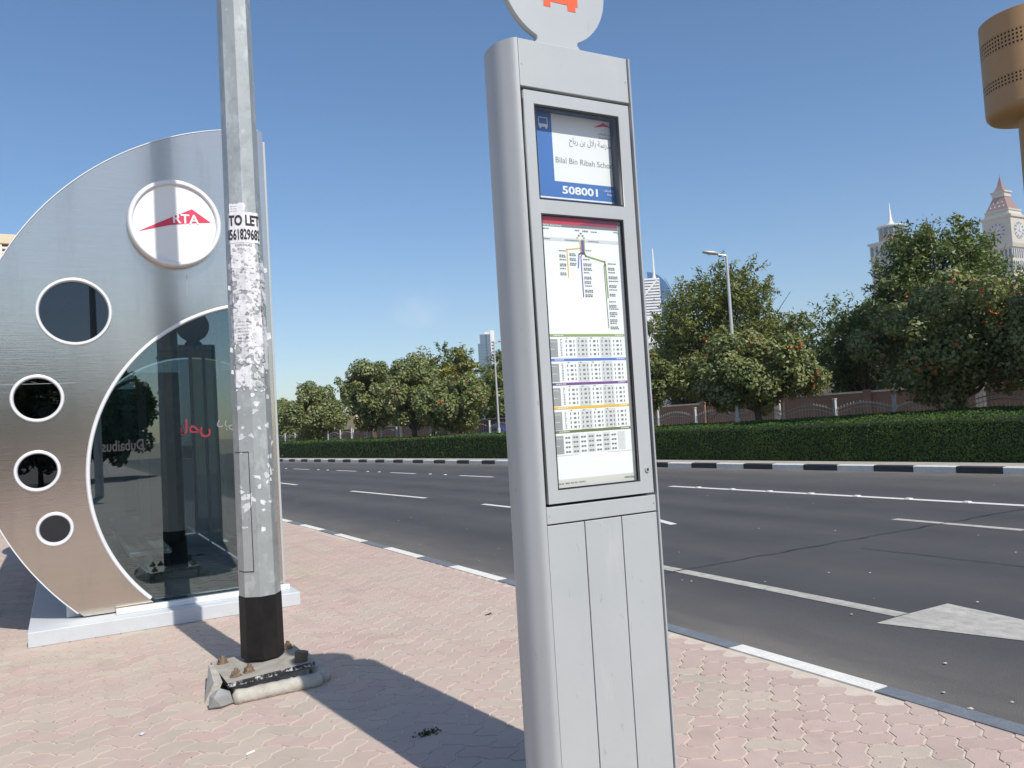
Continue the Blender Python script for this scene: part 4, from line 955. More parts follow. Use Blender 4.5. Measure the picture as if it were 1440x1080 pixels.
# round logo sign on the panel
lg = thing('round_logo_sign', 'round white transport authority sign with red arrow on the steel panel', 'sign', (.97, 8.0, 3.61))
LC = (.972, 3.612)
mb = MB(); ring_torus(mb, *LC, 7.985, 8.098, .358, .402, 96); mb.build('rim', white_paint, lg, smooth='auto')
mb = MB(); nn = 72; fc = circ(*LC, .357, nn); mb.add([(x_, 8.012, z_) for x_, z_ in fc] + [(x_, 8.095, z_) for x_, z_ in fc], [tuple(range(nn))] + [(i, (i + 1) % nn, (i + 1) % nn + nn, i + nn) for i in range(nn)]); mb.build('face', sign_white, lg)
mb = MB(); mb.add([(x_, 8.009, z_) for x_, z_ in ((.654, 3.519), (.90, 3.645), (1.12, 3.753), (1.284, 3.635), (1.13, 3.622), (.92, 3.590))], [tuple(range(6))]); mb.build('emblem', sign_red, lg, fix=False)
lettering('RTA', .952, 1.181, 3.612, 3.700, 8.006, sign_white, lg, .02)

# ------------------------------------------------------------------ galvanised lamp pole
PXC, PYC = 1.131, 5.73
pole = thing('lamp_pole', 'octagonal galvanised pole with black base and torn flyers', 'lamp post', (PXC, PYC, 0))
PR0 = lambda z: .1385 - .0060 * z
PROT = -math.pi / 2 - R_(11)
def octa(z, off=0): r = PR0(z) + off; return [(PXC + r * math.cos(PROT + k * math.pi / 4), PYC + r * math.sin(PROT + k * math.pi / 4)) for k in range(-4, 4)]
def octtube(z0, z1, off, n=6):
    mb = MB(); vs = []
    for i in range(n + 1):
        z = z0 + (z1 - z0) * i / n; vs += [(x_, y_, z) for x_, y_ in octa(z, off)]
    mb.add(vs, [(i * 8 + k, i * 8 + (k + 1) % 8, (i + 1) * 8 + (k + 1) % 8, (i + 1) * 8 + k) for i in range(n) for k in range(8)]); mb.add(octv := [(x_, y_, z1) for x_, y_ in octa(z1, off)], [tuple(range(8))]); return mb
PTILT = Matrix.Identity(4)
octtube(.545, 9.5, 0, 20).build('shaft', galv, pole); octtube(.135, .544, .003, 3).build('black_base', pole_black, pole)
mb = MB(); mb.tube([(PXC, PYC, 9.45), (PXC + .6, PYC, 9.9), (PXC + 1.8, PYC, 10.05)], [.06, .05, .045], 8); mb.build('bracket', galv, pole)
mb = MB(); mb.box(PXC + 1.7, PXC + 2.5, PYC - .16, PYC + .16, 10.0, 10.14, bev=.04); mb.build('lamp_head', lamp_grey, pole)
def wrap(u, z, off=.003):
    """u: distance round the pole from the front edge, positive towards +x"""
    r = PR0(z) / math.cos(0) ; s = 2 * r * math.sin(math.pi / 8); k = math.floor(u / s); t = u / s - k
    a0 = PROT + k * math.pi / 4; a1 = a0 + math.pi / 4; x_ = r * ((1 - t) * math.cos(a0) + t * math.cos(a1)); y_ = r * ((1 - t) * math.sin(a0) + t * math.sin(a1))
    q = math.hypot(x_, y_); return (PXC + x_ * (1 + off / q), PYC + y_ * (1 + off / q), z)
def wrapped(poly, off, name, m, cuts=True):
    """a polygon in (u, z) laid on the pole, split at the pole's edges"""
    bm = bmesh.new(); f = bm.faces.new([bm.verts.new((p[0], p[1], 0)) for p in poly])
    zc = sum(p[1] for p in poly) / len(poly); s = 2 * PR0(zc) * math.sin(math.pi / 8)
    for k in range(-3, 4): bmesh.ops.bisect_plane(bm, geom=bm.verts[:] + bm.edges[:] + bm.faces[:], plane_co=(k * s, 0, 0), plane_no=(1, 0, 0))
    bmesh.ops.triangulate(bm, faces=bm.faces[:]); bm.verts.index_update()
    return [wrap(v.co.x, v.co.y, off) for v in bm.verts], [tuple(v.index for v in fc_.verts) for fc_ in bm.faces], bm.free()
def ragged(u0, u1, z0, z1, n=9, amp=.006):
    pts = []
    for (a, b), (c, d) in (((u0, z0), (u1, z0)), ((u1, z0), (u1, z1)), ((u1, z1), (u0, z1)), ((u0, z1), (u0, z0))):
        for i in range(n): t = i / n; pts.append((a + (c - a) * t + random.uniform(-amp, amp), b + (d - b) * t + random.uniform(-amp, amp)))
    return pts
def poster(u0, u1, z0, z1, off, m=None, amp=.004, label=None):
    v, f, _ = wrapped(ragged(u0, u1, z0, z1, 7, amp), off, 'flyer', paper); mb = MB(); mb.add(v, f); o = mb.build('flyer', m or paper, pole, fix=False)
    if label: o['label'] = label
    return o
random.seed(11)
poster(-.118, .118, 2.905, 3.115, .0050, label='large flyer with black TO LET and telephone number')
poster(-.095, .015, 3.10, 3.175, .0035); poster(-.10, .075, 2.73, 2.91, .0032, amp=.007); poster(-.075, .05, 2.57, 2.71, .0028, amp=.022)
poster(-.09, .02, 2.22, 2.44, .0034, amp=.014); poster(-.01, .10, 2.20, 2.40, .0038, amp=.010); poster(-.105, .0, 1.93, 2.07, .003, amp=.018); poster(.115, .17, 2.05, 2.32, .003, amp=.006); poster(-.06, .04, 2.42, 2.55, .003, amp=.014)
wf = lambda u, z: wrap(u, z, .0075)
lettering('TO LET', -.098, .112, 3.022, 3.095, 0, ink, pole, .035, fn=wf); lettering('0561829682', -.116, .112, 2.925, 3.000, 0, ink, pole, .03, fn=wf)
wf2 = lambda u, z: wrap(u, z, .0058)
lettering('ROOMS AVAILABLE', -.06, .05, 2.882, 2.897, 0, paper_grey, pole, 0, fn=wf2); lettering('IN VILLA', -.045, -.0, 2.855, 2.872, 0, paper_grey, pole, 0, fn=wf2)
for k in range(7): lettering('room for rent', -.075, -.005 + random.uniform(-.01, .03), 2.235 + k * .022, 2.243 + k * .022, 0, paper_grey, pole, 0, fn=wf2)
for k in range(3): lettering('call now', -.085, -.04, 3.12 + k * .016, 3.128 + k * .016, 0, paper_grey, pole, 0, fn=wf2)
scr = MB()
for k in range(360):
    t = random.random(); z = 1.15 + 1.62 * (1 - t ** 1.25) if random.random() < .93 else random.uniform(.9, 1.4)
    u = random.uniform(-.13, .17); dens = 1 if z > 1.95 else .30
    if random.random() > dens: continue
    if z > 2.15 and random.random() < .3: u = random.uniform(.07, .18)
    r = random.uniform(.006, .024) * (1.3 if z > 2.1 else .9); n = random.randint(6, 11); ax = random.uniform(.5, 1.3); ph = random.uniform(0, 3)
    poly = []
    for i in range(n):
        a = 2 * math.pi * i / n; rr = r * random.uniform(.45, 1.35); xx, yy = rr * math.cos(a), rr * math.sin(a) * ax * 1.5; poly.append((u + xx * math.cos(ph) - yy * math.sin(ph), z + xx * math.sin(ph) + yy * math.cos(ph)))
    try: v, f, _ = wrapped(poly, random.uniform(.0012, .0028), 's', paper); scr.add(v, f)
    except Exception: pass
o = scr.build('torn_paper', paper, pole, fix=False); o['kind'] = 'stuff'
scr = MB(); scg = MB()
for k in range(330):
    z = random.uniform(1.9, 2.86); u = random.uniform(-.12, .15); r = random.uniform(.004, .016); n = random.randint(6, 10); ph = random.uniform(-.7, .7) + (1.57 if random.random() < .4 else 0); st = random.uniform(1.2, 3.2); poly = []
    for i in range(n):
        a = 2 * math.pi * i / n; rr = r * random.uniform(.4, 1.3); xx, yy = rr * math.cos(a), rr * math.sin(a) / st * 1.6; poly.append((u + xx * math.cos(ph) - yy * math.sin(ph), z + xx * math.sin(ph) + yy * math.cos(ph)))
    try: v, f, _ = wrapped(poly, random.uniform(.0042, .0056), 's', paper); (scr if random.random() < .35 else scg).add(v, f)
    except Exception: pass
o = scr.build('torn_paper', paper, pole, fix=False); o['kind'] = 'stuff'
o = scg.build('glue_residue', glue, pole, fix=False); o['kind'] = 'stuff'
# hanging paper curls on the right and left edges
mb = MB()
for u, z, s in ((.17, 2.30, .03), (-.125, 2.62, .02), (-.13, 2.20, .02), (.178, 2.75, .02), (-.13, 2.05, .018)):
    a = Vector(wrap(u, z, .003)); d = (a - Vector((PXC, PYC, z))).normalized(); mb.add([a, a + Vector((0, 0, -s * 1.6)), a + d * s + Vector((0, 0, -s * 1.2)), a + d * s * .8 + Vector((0, 0, .2 * s))], [(0, 1, 2, 3)])
o = mb.build('paper_curls', paper, pole, fix=False)
# access door on the left front face
sd0 = 2 * PR0(1.1) * math.sin(math.pi / 8)
mb = MB(); u0, u1 = -sd0 * 1.75, -sd0 * .34
def dframe(off): return None
for a, b, c, d in ((u0, u1, 1.497, 1.502), (u0, u1, .708, .713), (u1 - .004, u1, .708, 1.502)):
    v, f, _ = wrapped([(a, c), (b, c), (b, d), (a, d)], .0022, 'd', gap_black); mb.add(v, f)
mb.build('door_gap', gap_black, pole, fix=False)
v, f, _ = wrapped([(u0, .716), (u1 - .005, .716), (u1 - .005, 1.494), (u0, 1.494)], .0016, 'd', galv); mb = MB(); mb.add(v, f); mb.build('access_door', galv, pole, fix=False)
# base plate on mortar, bolts and rubble
mb = MB(); pl = [(.83, 5.30), (1.372, 5.325), (1.375, 5.90), (.825, 5.93)]
def lift(x_, y_): return .118 + (x_ - 1.1) * .045 + (y_ - 5.6) * -.02
vs = [(x_, y_, lift(x_, y_)) for x_, y_ in pl] + [(x_, y_, lift(x_, y_) + .001) for x_, y_ in pl]
mb.add([(x_, y_, lift(x_, y_) - .026) for x_, y_ in pl] + [(x_, y_, lift(x_, y_)) for x_, y_ in pl], [(0, 3, 2, 1), (0, 1, 5, 4), (1, 2, 6, 5), (2, 3, 7, 6), (3, 0, 4, 7)]); bp = mb.build('base_plate', plate_edge, pole)
mb = MB(); mb.add([(x_, y_, lift(x_, y_) + .001) for x_, y_ in pl], [(0, 1, 2, 3)]); mb.build('plate_top', dust_metal, bp, fix=False)
def bolt(x_, y_, tilt=0, r=.03):
    z = lift(x_, y_); mb = MB()
    def hexa(z0, z1, rr): mb.add([(x_ + rr * math.cos(k * math.pi / 3 + tilt), y_ + rr * math.sin(k * math.pi / 3 + tilt), zz) for zz in (z0, z1) for k in range(6)], [tuple(range(6)), tuple(range(11, 5, -1))] + [(k, (k + 1) % 6, (k + 1) % 6 + 6, k + 6) for k in range(6)])
    mb.lathe([(0, .002), (r * 1.25, .002), (r * 1.25, .008), (0, .009)], (x_, y_, z), 14); hexa(z + .009, z + .030, r); mb.tube([(x_, y_, z + .03), (x_ + .006, y_, z + .050)], [r * .5, r * .45], 8); return mb.build('anchor_nut', rust, pole)
for a in ((.90, 5.42, .3), (.885, 5.82, .8), (1.31, 5.44, .1), (1.315, 5.82, .5), (.985, 5.45, 1.0)): bolt(*a)
mb = MB(); mb.tube([(1.30, 5.40, .12), (1.31, 5.40, .195)], [.04, .043], 14); mb.build('pipe_stub', mat('pipe_brown', (.09, .07, .05), .6), pole)
def rock(name, c, s, m, parent, seed, sub=2, amp=.25, rot=0, label=None):
    bm = bmesh.new(); bmesh.ops.create_icosphere(bm, subdivisions=sub, radius=1)
    for v in bm.verts:
        d = 1 + amp * mn.noise(v.co * 1.3 + Vector((seed, 0, 0))) + amp * .3 * mn.noise(v.co * 4 + Vector((seed, 0, 0))); q = v.co * d
        x_, y_ = q.x * s[0], q.y * s[1]; v.co = Vector((c[0] + x_ * math.cos(rot) - y_ * math.sin(rot), c[1] + x_ * math.sin(rot) + y_ * math.cos(rot), c[2] + q.z * s[2]))
    mb = MB(); bm.verts.index_update(); mb.add([v.co[:] for v in bm.verts], [[v.index for v in f.verts] for f in bm.faces]); bm.free(); o = mb.build(name, m, parent, smooth='auto')
    if label: o['label'] = label
    return o
mb = MB(); n = 26; vs = []          # mortar bead under the front edge
def bead(p0, p1, r, seed):
    vs = []; a, b = Vector(p0), Vector(p1); t = (b - a).normalized(); sd_ = Vector((-t.y, t.x, 0)); mb = MB()
    for i in range(n + 1):
        q = i / n; c = a.lerp(b, q); k = r * (1 + .16 * mn.noise(Vector((i * .35, seed, 0)))) * (1 if 0 < i < n else .55)
        for j in range(10): an = 2 * math.pi * j / 10; vs.append(c + sd_ * (k * math.cos(an) * 1.15) + Vector((0, 0, k * math.sin(an) + .006 * mn.noise(Vector((i * .8, j, seed))))))
    mb.add(vs, [(i * 10 + j, i * 10 + (j + 1) % 10, (i + 1) * 10 + (j + 1) % 10, (i + 1) * 10 + j) for i in range(n) for j in range(10)] + [tuple(range(10)), tuple(range((n + 1) * 10 - 1, n * 10 - 1, -1))]); return mb.build('mortar_bed', concrete, pole, smooth=True)
bead((.85, 5.26, .028), (1.40, 5.275, .032), .046, 1); bead((1.42, 5.30, .03), (1.42, 5.9, .03), .05, 2)
mb = MB(); mb.box(.88, 1.35, 5.38, 5.88, .0, .085, bev=.01); mb.build('mortar_pad', concrete, pole)
fl = MB()    # slab fragment leaning on the left edge of the plate
fl.add([(.70, 5.36, .0), (.78, 5.80, .0), (.80, 5.84, .105), (.76, 5.36, .115), (.755, 5.36, .0), (.83, 5.80, .0), (.845, 5.84, .10), (.81, 5.36, .11)], [(0, 1, 2, 3), (7, 6, 5, 4), (0, 3, 7, 4), (1, 5, 6, 2), (3, 2, 6, 7), (0, 4, 5, 1)])
tag(fl.build('concrete_fragment', concrete), 'flat broken concrete slab leaning on the left edge of the pole plate', 'rubble', 'broken concrete round the pole base')
tag(rock('concrete_fragment', (.775, 5.25, .045), (.085, .06, .07), mat('stone_grey', (.27, .27, .26), .85, noise=(14, .15), bump=(40, .4)), None, 5, 1, .35, .4), 'grey stone lump at the front left corner of the pole plate', 'rubble', 'broken concrete round the pole base')

# ------------------------------------------------------------------ bus stop totem
Y0 = 2.65
tot = thing('bus_stop_sign', 'tall silver bus stop totem with glazed timetable case and round top', 'bus stop sign', (1.83, 2.8, 0))
XL, XRr, ZT = 1.574, 2.098, 3.07
# rounded flank sections in plan (x, y): left flank sweeps round to the back, right mirrors it
left = [(1.574, 2.648), (1.556, 2.655), (1.539, 2.680), (1.521, 2.712), (1.514, 2.754), (1.518, 2.811), (1.536, 2.86), (1.575, 2.905), (1.62, 2.925)]
right = [(2.098, 2.643), (2.112, 2.648), (2.124, 2.680), (2.138, 2.712), (2.144, 2.754), (2.140, 2.811), (2.122, 2.86), (2.085, 2.905), (2.04, 2.925)]
def flank(pts, name):
    inner = [(pts[-1][0], pts[-1][1] - .015), ((pts[0][0] + (.004 if name == 'l' else -.004)), 2.70)]
    poly = pts + inner; n = len(poly); mb = MB(); vs = [(x_, y_, z) for z in (0, ZT) for x_, y_ in poly]
    mb.add(vs, [tuple(range(n)), tuple(range(2 * n - 1, n - 1, -1))] + [(i, (i + 1) % n, (i + 1) % n + n, i + n) for i in range(n)]); return mb.build('side_profile', silver, tot, smooth='auto')
def flank_s(ctrl, sgn):      # smooth the control polygon with Chaikin passes
    p = [Vector(q) for q in ctrl]
    for _ in range(2):
        q = [p[0]]
        for a, b in zip(p[:-1], p[1:]): q += [a.lerp(b, .25), a.lerp(b, .75)]
        q.append(p[-1]); p = q
    return flank([tuple(v) for v in p], 'l' if sgn < 0 else 'r')
flank_s(left, -1); flank_s(right, 1)
mb = MB(); mb.box(1.56, 2.10, 2.69, 2.915, 0, ZT - .006); mb.build('core', backing if False else silver, tot) if False else None
mb = MB(); mb.box(1.60, 2.06, 2.905, 2.925, 0, ZT - .01); mb.build('back_panel', silver, tot)
mb = MB(); mb.box(1.585, 2.09, 2.722, 2.90, 0, ZT - .02); mb.build('core', gap_black, tot)
mb = MB(); mb.box(1.5775, 2.0945, 2.650, 2.90, 2.883, ZT, bev=.0025); mb.build('cap', silver, tot)
mb = MB(); mb.box(1.5775, 2.0945, 2.650, 2.70, 1.204, 1.268, bev=.0025); mb.build('rail', silver, tot)
for a, b in ((1.5775, 1.7435), (1.7475, 1.9185), (1.9225, 2.0945)): mb = MB(); mb.box(a, b, 2.651, 2.70, .0, 1.1985, bev=.002); mb.build('lower_panel', silver, tot)
mb = MB(); mb.box(1.45, 2.2, 2.6, 2.98, -.004, .006, bev=.002); mb.build('foot_plate', galv, tot)
# door with two windows
def rect(x0, x1, z0, z1): return [(x0, z0), (x1, z0), (x1, z1), (x0, z1)]
DO = (1.5885, 2.0845, 1.279, 2.868); W1 = (1.630, 2.034, 2.443, 2.819); W2 = (1.632, 2.024, 1.328, 2.390)
curve_plate([rect(*DO), rect(*W1), rect(*W2)], 2.647, 2.668, 'door', silver, tot)
def gasket(w, y0=2.6495, t=.007):
    return curve_plate([rect(w[0] + .0006, w[1] - .0006, w[2] + .0006, w[3] - .0006), rect(w[0] + t, w[1] - t, w[2] + t, w[3] - t)], y0, y0 + (.05 if w is W1 else .015), 'gasket', gap_black, tot)
gasket(W1); gasket(W2, 2.6485, .006)
for w_ in (W1, W2):
    mb = MB(); mb.add([(w_[0] + .006, 2.6555, w_[2] + .006), (w_[1] - .006, 2.6555, w_[2] + .006), (w_[1] - .006, 2.6555, w_[3] - .006), (w_[0] + .006, 2.6555, w_[3] - .006)], [(0, 1, 2, 3)]); mb.build('case_glass', glass_case, tot, fix=False)
mb = MB(); mb.box(1.60, 2.075, 2.7165, 2.7205, 1.30, 2.85); mb.build('case_backing', backing, tot)
YB = 2.714
case_grey = mat('case_wall_grey', (0.20, 0.21, 0.22), 0.55)
for (a_, b_, c_, d_) in (W1, W2):
    mb = MB(); mb.box(b_ + .0005, b_ + .004, 2.6695, 2.716, c_ - .004, d_ + .004); mb.box(a_ - .004, a_ - .0005, 2.6695, 2.716, c_ - .004, d_ + .004); mb.build('case_wall', case_grey, tot)
lk = MB(); lk.tube([(2.057, 2.647, 1.373), (2.057, 2.641, 1.373)], [.0115, .0105], 20); lo = lk.build('lock', galv, tot); case_grey = mat('case_wall_grey', (0.20, 0.21, 0.22), 0.55)
for (a_, b_, c_, d_) in (W1, W2):
    mb = MB(); mb.box(b_ + .0005, b_ + .004, 2.6695, 2.716, c_ - .004, d_ + .004); mb.box(a_ - .004, a_ - .0005, 2.6695, 2.716, c_ - .004, d_ + .004); mb.build('case_wall', case_grey, tot)
lk = MB(); lk.tube([(2.057, 2.6412, 1.373), (2.057, 2.6395, 1.373)], [.005, .005], 12); lk.build('keyhole', gap_black, lo)
for sx_, sz_ in ((1.590, 2.97), (2.083, 2.97), (1.590, 1.236), (2.083, 1.236)):
    mb = MB(); mb.tube([(sx_, 2.6502, sz_), (sx_, 2.6485, sz_)], [.004, .0035], 10); mb.build('screw', galv, tot)
mb = MB()
for k in range(16):
    cx_, cz_ = random.uniform(1.60, 2.07), random.uniform(.35, 1.18)
    if min(abs(cx_ - 1.7455), abs(cx_ - 1.9205)) < .03: continue
    a_ = random.uniform(0, 3.1); r_ = random.uniform(.008, .028); b_ = random.uniform(.6, 1.4); pts_ = [(cx_ + r_ * math.cos(a_ + t_ * b_ / 5), cz_ + r_ * 1.6 * math.sin(a_ + t_ * b_ / 5)) for t_ in range(6)]
    for (p_, q_) in zip(pts_[:-1], pts_[1:]): mb.add([(p_[0], 2.6506, p_[1]), (q_[0], 2.6506, q_[1]), (q_[0] + .0012, 2.6506, q_[1] + .0008), (p_[0] + .0012, 2.6506, p_[1] + .0008)], [(0, 1, 2, 3)])
o = mb.build('scuff_marks', print_grey_scuff, tot, fix=False)
# --- upper sheet
def flat(parent, x0, x1, z0, z1, y, m, name='print_block'):
    mb = MB(); mb.add([(x0, y, z0), (x1, y, z0), (x1, y, z1), (x0, y, z1)], [(0, 1, 2, 3)]); return mb.build(name, m, parent, fix=False)
s1 = flat(tot, 1.628, 2.000, 2.44, 2.835, YB, print_blue, 'stop_name_sheet')
flat(s1, 1.706, 1.998, 2.522, 2.832, YB - .0006, print_white); flat(s1, 1.636, 1.999, 2.452, 2.458, YB - .0006, print_white)
lettering('508001', 1.738, 1.906, 2.474, 2.506, YB - .0012, print_white, s1, .03)
lettering('Bilal Bin Ribah School', 1.716, 1.998, 2.596, 2.619, YB - .0012, print_dark, s1, 0)
lettering('\uFEA1\uFE8E\uFE91\uFEAD \uFEE6\uFE91 \uFEDD\uFEFC\uFE91 \uFE94\uFEB3\uFEAD\uFEAA\uFEE3', 1.783, 1.993, 2.665, 2.705, YB - .0012, print_dark, s1, .004)
lettering('\uFED2\uFED7\uFEEE\uFEE4\uFEDF\uFE8D \uFEE2\uFEB3\uFE8D', 1.925, 1.992, 2.726, 2.740, YB - .0012, print_dark, s1, .004); lettering('Stop Name', 1.928, 1.992, 2.712, 2.722, YB - .0012, print_dark, s1, .01)
lettering('\uFED2\uFED7\uFEEE\uFEE4\uFEDF\uFE8D \uFEE2\uFED7\uFEAD', 1.935, 1.992, 2.495, 2.508, YB - .0012, print_white, s1, .004); lettering('Stop ID', 1.952, 1.996, 2.482, 2.491, YB - .0012, print_white, s1, .01)
mb = MB(); mb.add([(x_, YB - .0012, z_) for x_, z_ in ((1.905, 2.757), (1.955, 2.781), (1.990, 2.765), (1.958, 2.767))], [(0, 1, 2, 3)]); mb.build('emblem', sign_red, s1, fix=False)
def bus_icon(parent, cx, cz, w, m, mw, y):
    mb = MB(); h = w * 1.05
    def q(x0, x1, z0, z1): mb.add([(cx + x0 * w, y, cz + z0 * h), (cx + x1 * w, y, cz + z0 * h), (cx + x1 * w, y, cz + z1 * h), (cx + x0 * w, y, cz + z1 * h)], [(0, 1, 2, 3)])
    q(-.5, -.42, -.1, .5); q(.42, .5, -.1, .5); q(-.42, .42, .42, .5); q(-.5, .5, -.38, -.1); q(-.40, -.22, -.52, -.38); q(.22, .40, -.52, -.38)
    mb.build('bus_symbol', m, parent, fix=False)
bus_icon(s1, 1.668, 2.748, .042, print_white, print_blue, YB - .0012)
# --- lower sheet with route map and timetables
YB1 = YB; YB = 2.680
mb = MB(); mb.box(1.632, 2.0235, 2.6662, 2.6675, 1.3285, 2.3895); mb.build('case_backing', case_grey, tot)
YB = 2.664
s2 = flat(tot, 1.628, 1.992, 1.325, 2.40, YB, print_white, 'timetable_sheet')
flat(s2, 1.634, 1.991, 2.352, 2.392, YB - .0006, print_red); 
mb = MB(); mb.add([(x_, YB - .0009, z_) for x_, z_ in ((1.80, 2.352), (1.991, 2.352), (1.991, 2.392), (1.90, 2.384))], [(0, 1, 2, 3)]); mb.build('print_block', print_maroon, s2, fix=False)
flat(s2, 1.634, 1.991, 2.341, 2.3515, YB - .0006, print_dark); lettering('Bilal Bin Ribah School', 1.637, 1.722, 2.343, 2.350, YB - .0012, print_white, s2, .01)
flat(s2, 1.634, 1.991, 2.286, 2.299, YB - .0006, print_grey)
def tiny(x0, x1, z0, n, m=print_dark, h=.0042, pitch=.0066):
    mb = MB()
    for k in range(n):
        z = z0 - k * pitch; x = x0
        while x < x1 - .004:
            l = random.uniform(.004, .011); mb.add([(x, YB - .0012, z), (min(x + l, x1), YB - .0012, z), (min(x + l, x1), YB - .0012, z + h), (x, YB - .0012, z + h)], [(0, 1, 2, 3)]); x += l + .0022
    return mb.build('small_print', m, s2, fix=False)
tiny(1.637, 1.665, 2.330, 1); tiny(1.785, 1.81, 2.330, 1); tiny(1.820, 1.85, 2.328, 1, print_dark, .006); tiny(1.86, 1.89, 2.328, 1); tiny(1.735, 1.80, 2.289, 1); tiny(1.845, 1.895, 2.289, 1); tiny(1.97, 1.998, 2.332, 1); tiny(1.64, 1.67, 2.290, 1)
def route(pts, wd, m):
    mb = MB()
    for (a, b), (c, d) in zip(pts[:-1], pts[1:]):
        t = Vector((c - a, d - b)).normalized() * (wd / 2); nn_ = Vector((-t.y, t.x)); mb.add([(a - t.x - nn_.x, YB - .0014, b - t.y - nn_.y), (c + t.x - nn_.x, YB - .0014, d + t.y - nn_.y), (c + t.x + nn_.x, YB - .0014, d + t.y + nn_.y), (a - t.x + nn_.x, YB - .0014, b - t.y + nn_.y)], [(0, 1, 2, 3)])
    mb.build('route_line', m, s2, fix=False)
for k, m_ in enumerate((print_yellow, print_line_blue, print_purple, print_green)): route([(1.806 + k * .006, 2.292), (1.806 + k * .006, 2.240)], .0052, m_)
route([(1.806, 2.262), (1.742, 2.254), (1.742, 2.145)], .004, print_yellow); route([(1.810, 2.244), (1.797, 2.238), (1.790, 2.185)], .005, print_line_blue)
route([(1.812, 2.240), (1.805, 2.228), (1.806, 2.07)], .004, print_purple); route([(1.824, 2.240), (1.828, 2.232), (1.918, 2.212), (1.920, 2.200), (1.924, 2.070)], .006, print_green); route([(1.914, 2.200), (1.913, 2.19), (1.917, 1.948)], .003, print_olive)
for a, b, c, m_ in ((1.807, 2.318, 2, print_line_blue), (1.797, 2.309, 2, print_line_blue), (1.790, 2.300, 2, print_yellow), (1.815, 2.309, 2, print_olive), (1.821, 2.300, 2, print_green)): flat(s2, a, a + .008, b, b + .006, YB - .0014, m_)
for k in range(6): tiny(1.705, 1.736, 2.246 - k * .0175, 1 + k % 2)
for k in range(3): tiny(1.752, 1.784, 2.236 - k * .019, 2)
for k in range(9): tiny(1.815, 1.848 + random.uniform(-.006, .01), 2.216 - k * .0175, 1 + (k % 3 > 0))
for k in range(8): tiny(1.932, 1.968 + random.uniform(-.008, .012), 2.203 - k * .0175, 1 + (k % 2))
for k in range(8): tiny(1.926, 1.962 + random.uniform(-.008, .01), 2.050 - k * .0145, 1 + (k % 2))
tiny(1.830, 1.856, 2.252, 1)
bars = [(1.917, print_green), (1.822, print_line_blue), (1.729, print_purple), (1.637, print_yellow), (1.546, print_olive)]
for i, (zb, m_) in enumerate(bars):
    flat(s2, 1.634, 1.991, zb - .0045, zb + .0055, YB - .0008, m_); tiny(1.655, 1.70, zb - .001, 1, print_white, .003); tiny(1.945, 1.985, zb - .001, 1, print_white, .003)
    flat(s2, 1.636, 1.672, zb - .083, zb - .014, YB - .0008, print_dark if False else mat('print_mid_grey', (.30, .31, .31), .6)); tiny(1.640, 1.666, zb - .026, 1, print_grey, .003); tiny(1.640, 1.660, zb - .055, 1, print_grey, .003)
    if i < 4:
        for k in range(5):
            x = 1.706 + k * .056
            if k % 2 == 1: flat(s2, x - .003, x + .049, zb - .085, zb - .009, YB - .0007, print_grey)
            for r in range(4):
                for q, wd in ((0, .006), (.016, .011), (.036, .006)): flat(s2, x + .003 + q, x + .003 + q + wd, zb - .026 - r * .017, zb - .019 - r * .017, YB - .0013, print_dark) if (q == .016) else flat(s2, x + .003 + q, x + .003 + q + wd * .7, zb - .027 - r * .017, zb - .018 - r * .017, YB - .0013, print_dark)
        tiny(1.684, 1.692, zb - .016, 11, print_dark, .0022, .0062)
        tiny(1.712, 1.724, zb - .0115, 1, print_dark, .003); tiny(1.768, 1.78, zb - .0115, 1, print_dark, .003); tiny(1.824, 1.836, zb - .0115, 1, print_dark, .003); tiny(1.88, 1.892, zb - .0115, 1, print_dark, .003)
    else:
        for k in range(9):
            x = 1.676 + k * .036
            if k % 2 == 1: flat(s2, x - .001, x + .033, zb - .083, zb - .012, YB - .0007, print_grey)
            if k < 7:
                for r in range(4): flat(s2, x + .004, x + .0135, zb - .026 - r * .018, zb - .0195 - r * .018, YB - .0013, print_dark); flat(s2, x + .0165, x + .026, zb - .026 - r * .018, zb - .0195 - r * .018, YB - .0013, print_dark)
flat(s2, 1.636, 1.735, 1.4560, 1.4568, YB - .0013, print_dark); flat(s2, 1.87, 1.999, 1.4560, 1.4568, YB - .0013, print_dark)
flat(s2, 1.634, 1.991, 1.338, 1.366, YB - .0005, mat('print_cream_grey', (.62, .60, .55), .6))
lettering('800 90 90', 1.668, 1.722, 1.347, 1.354, YB - .0013, print_dark, s2, .02); tiny(1.640, 1.662, 1.348, 1); tiny(1.728, 1.760, 1.349, 1)
lettering('www.rta.ae', 1.945, 2.000, 1.347, 1.356, YB - .0013, print_dark, s2, .03)
for sh_, KP in ((s1, YB1 / 2.65), (s2, YB / 2.65)):
    for o_ in [sh_] + [c for c in bpy.data.objects if c.parent == sh_]:
        for v_ in o_.data.vertices: v_.co.x *= KP; v_.co.z = 1.6 + (v_.co.z - 1.6) * KP
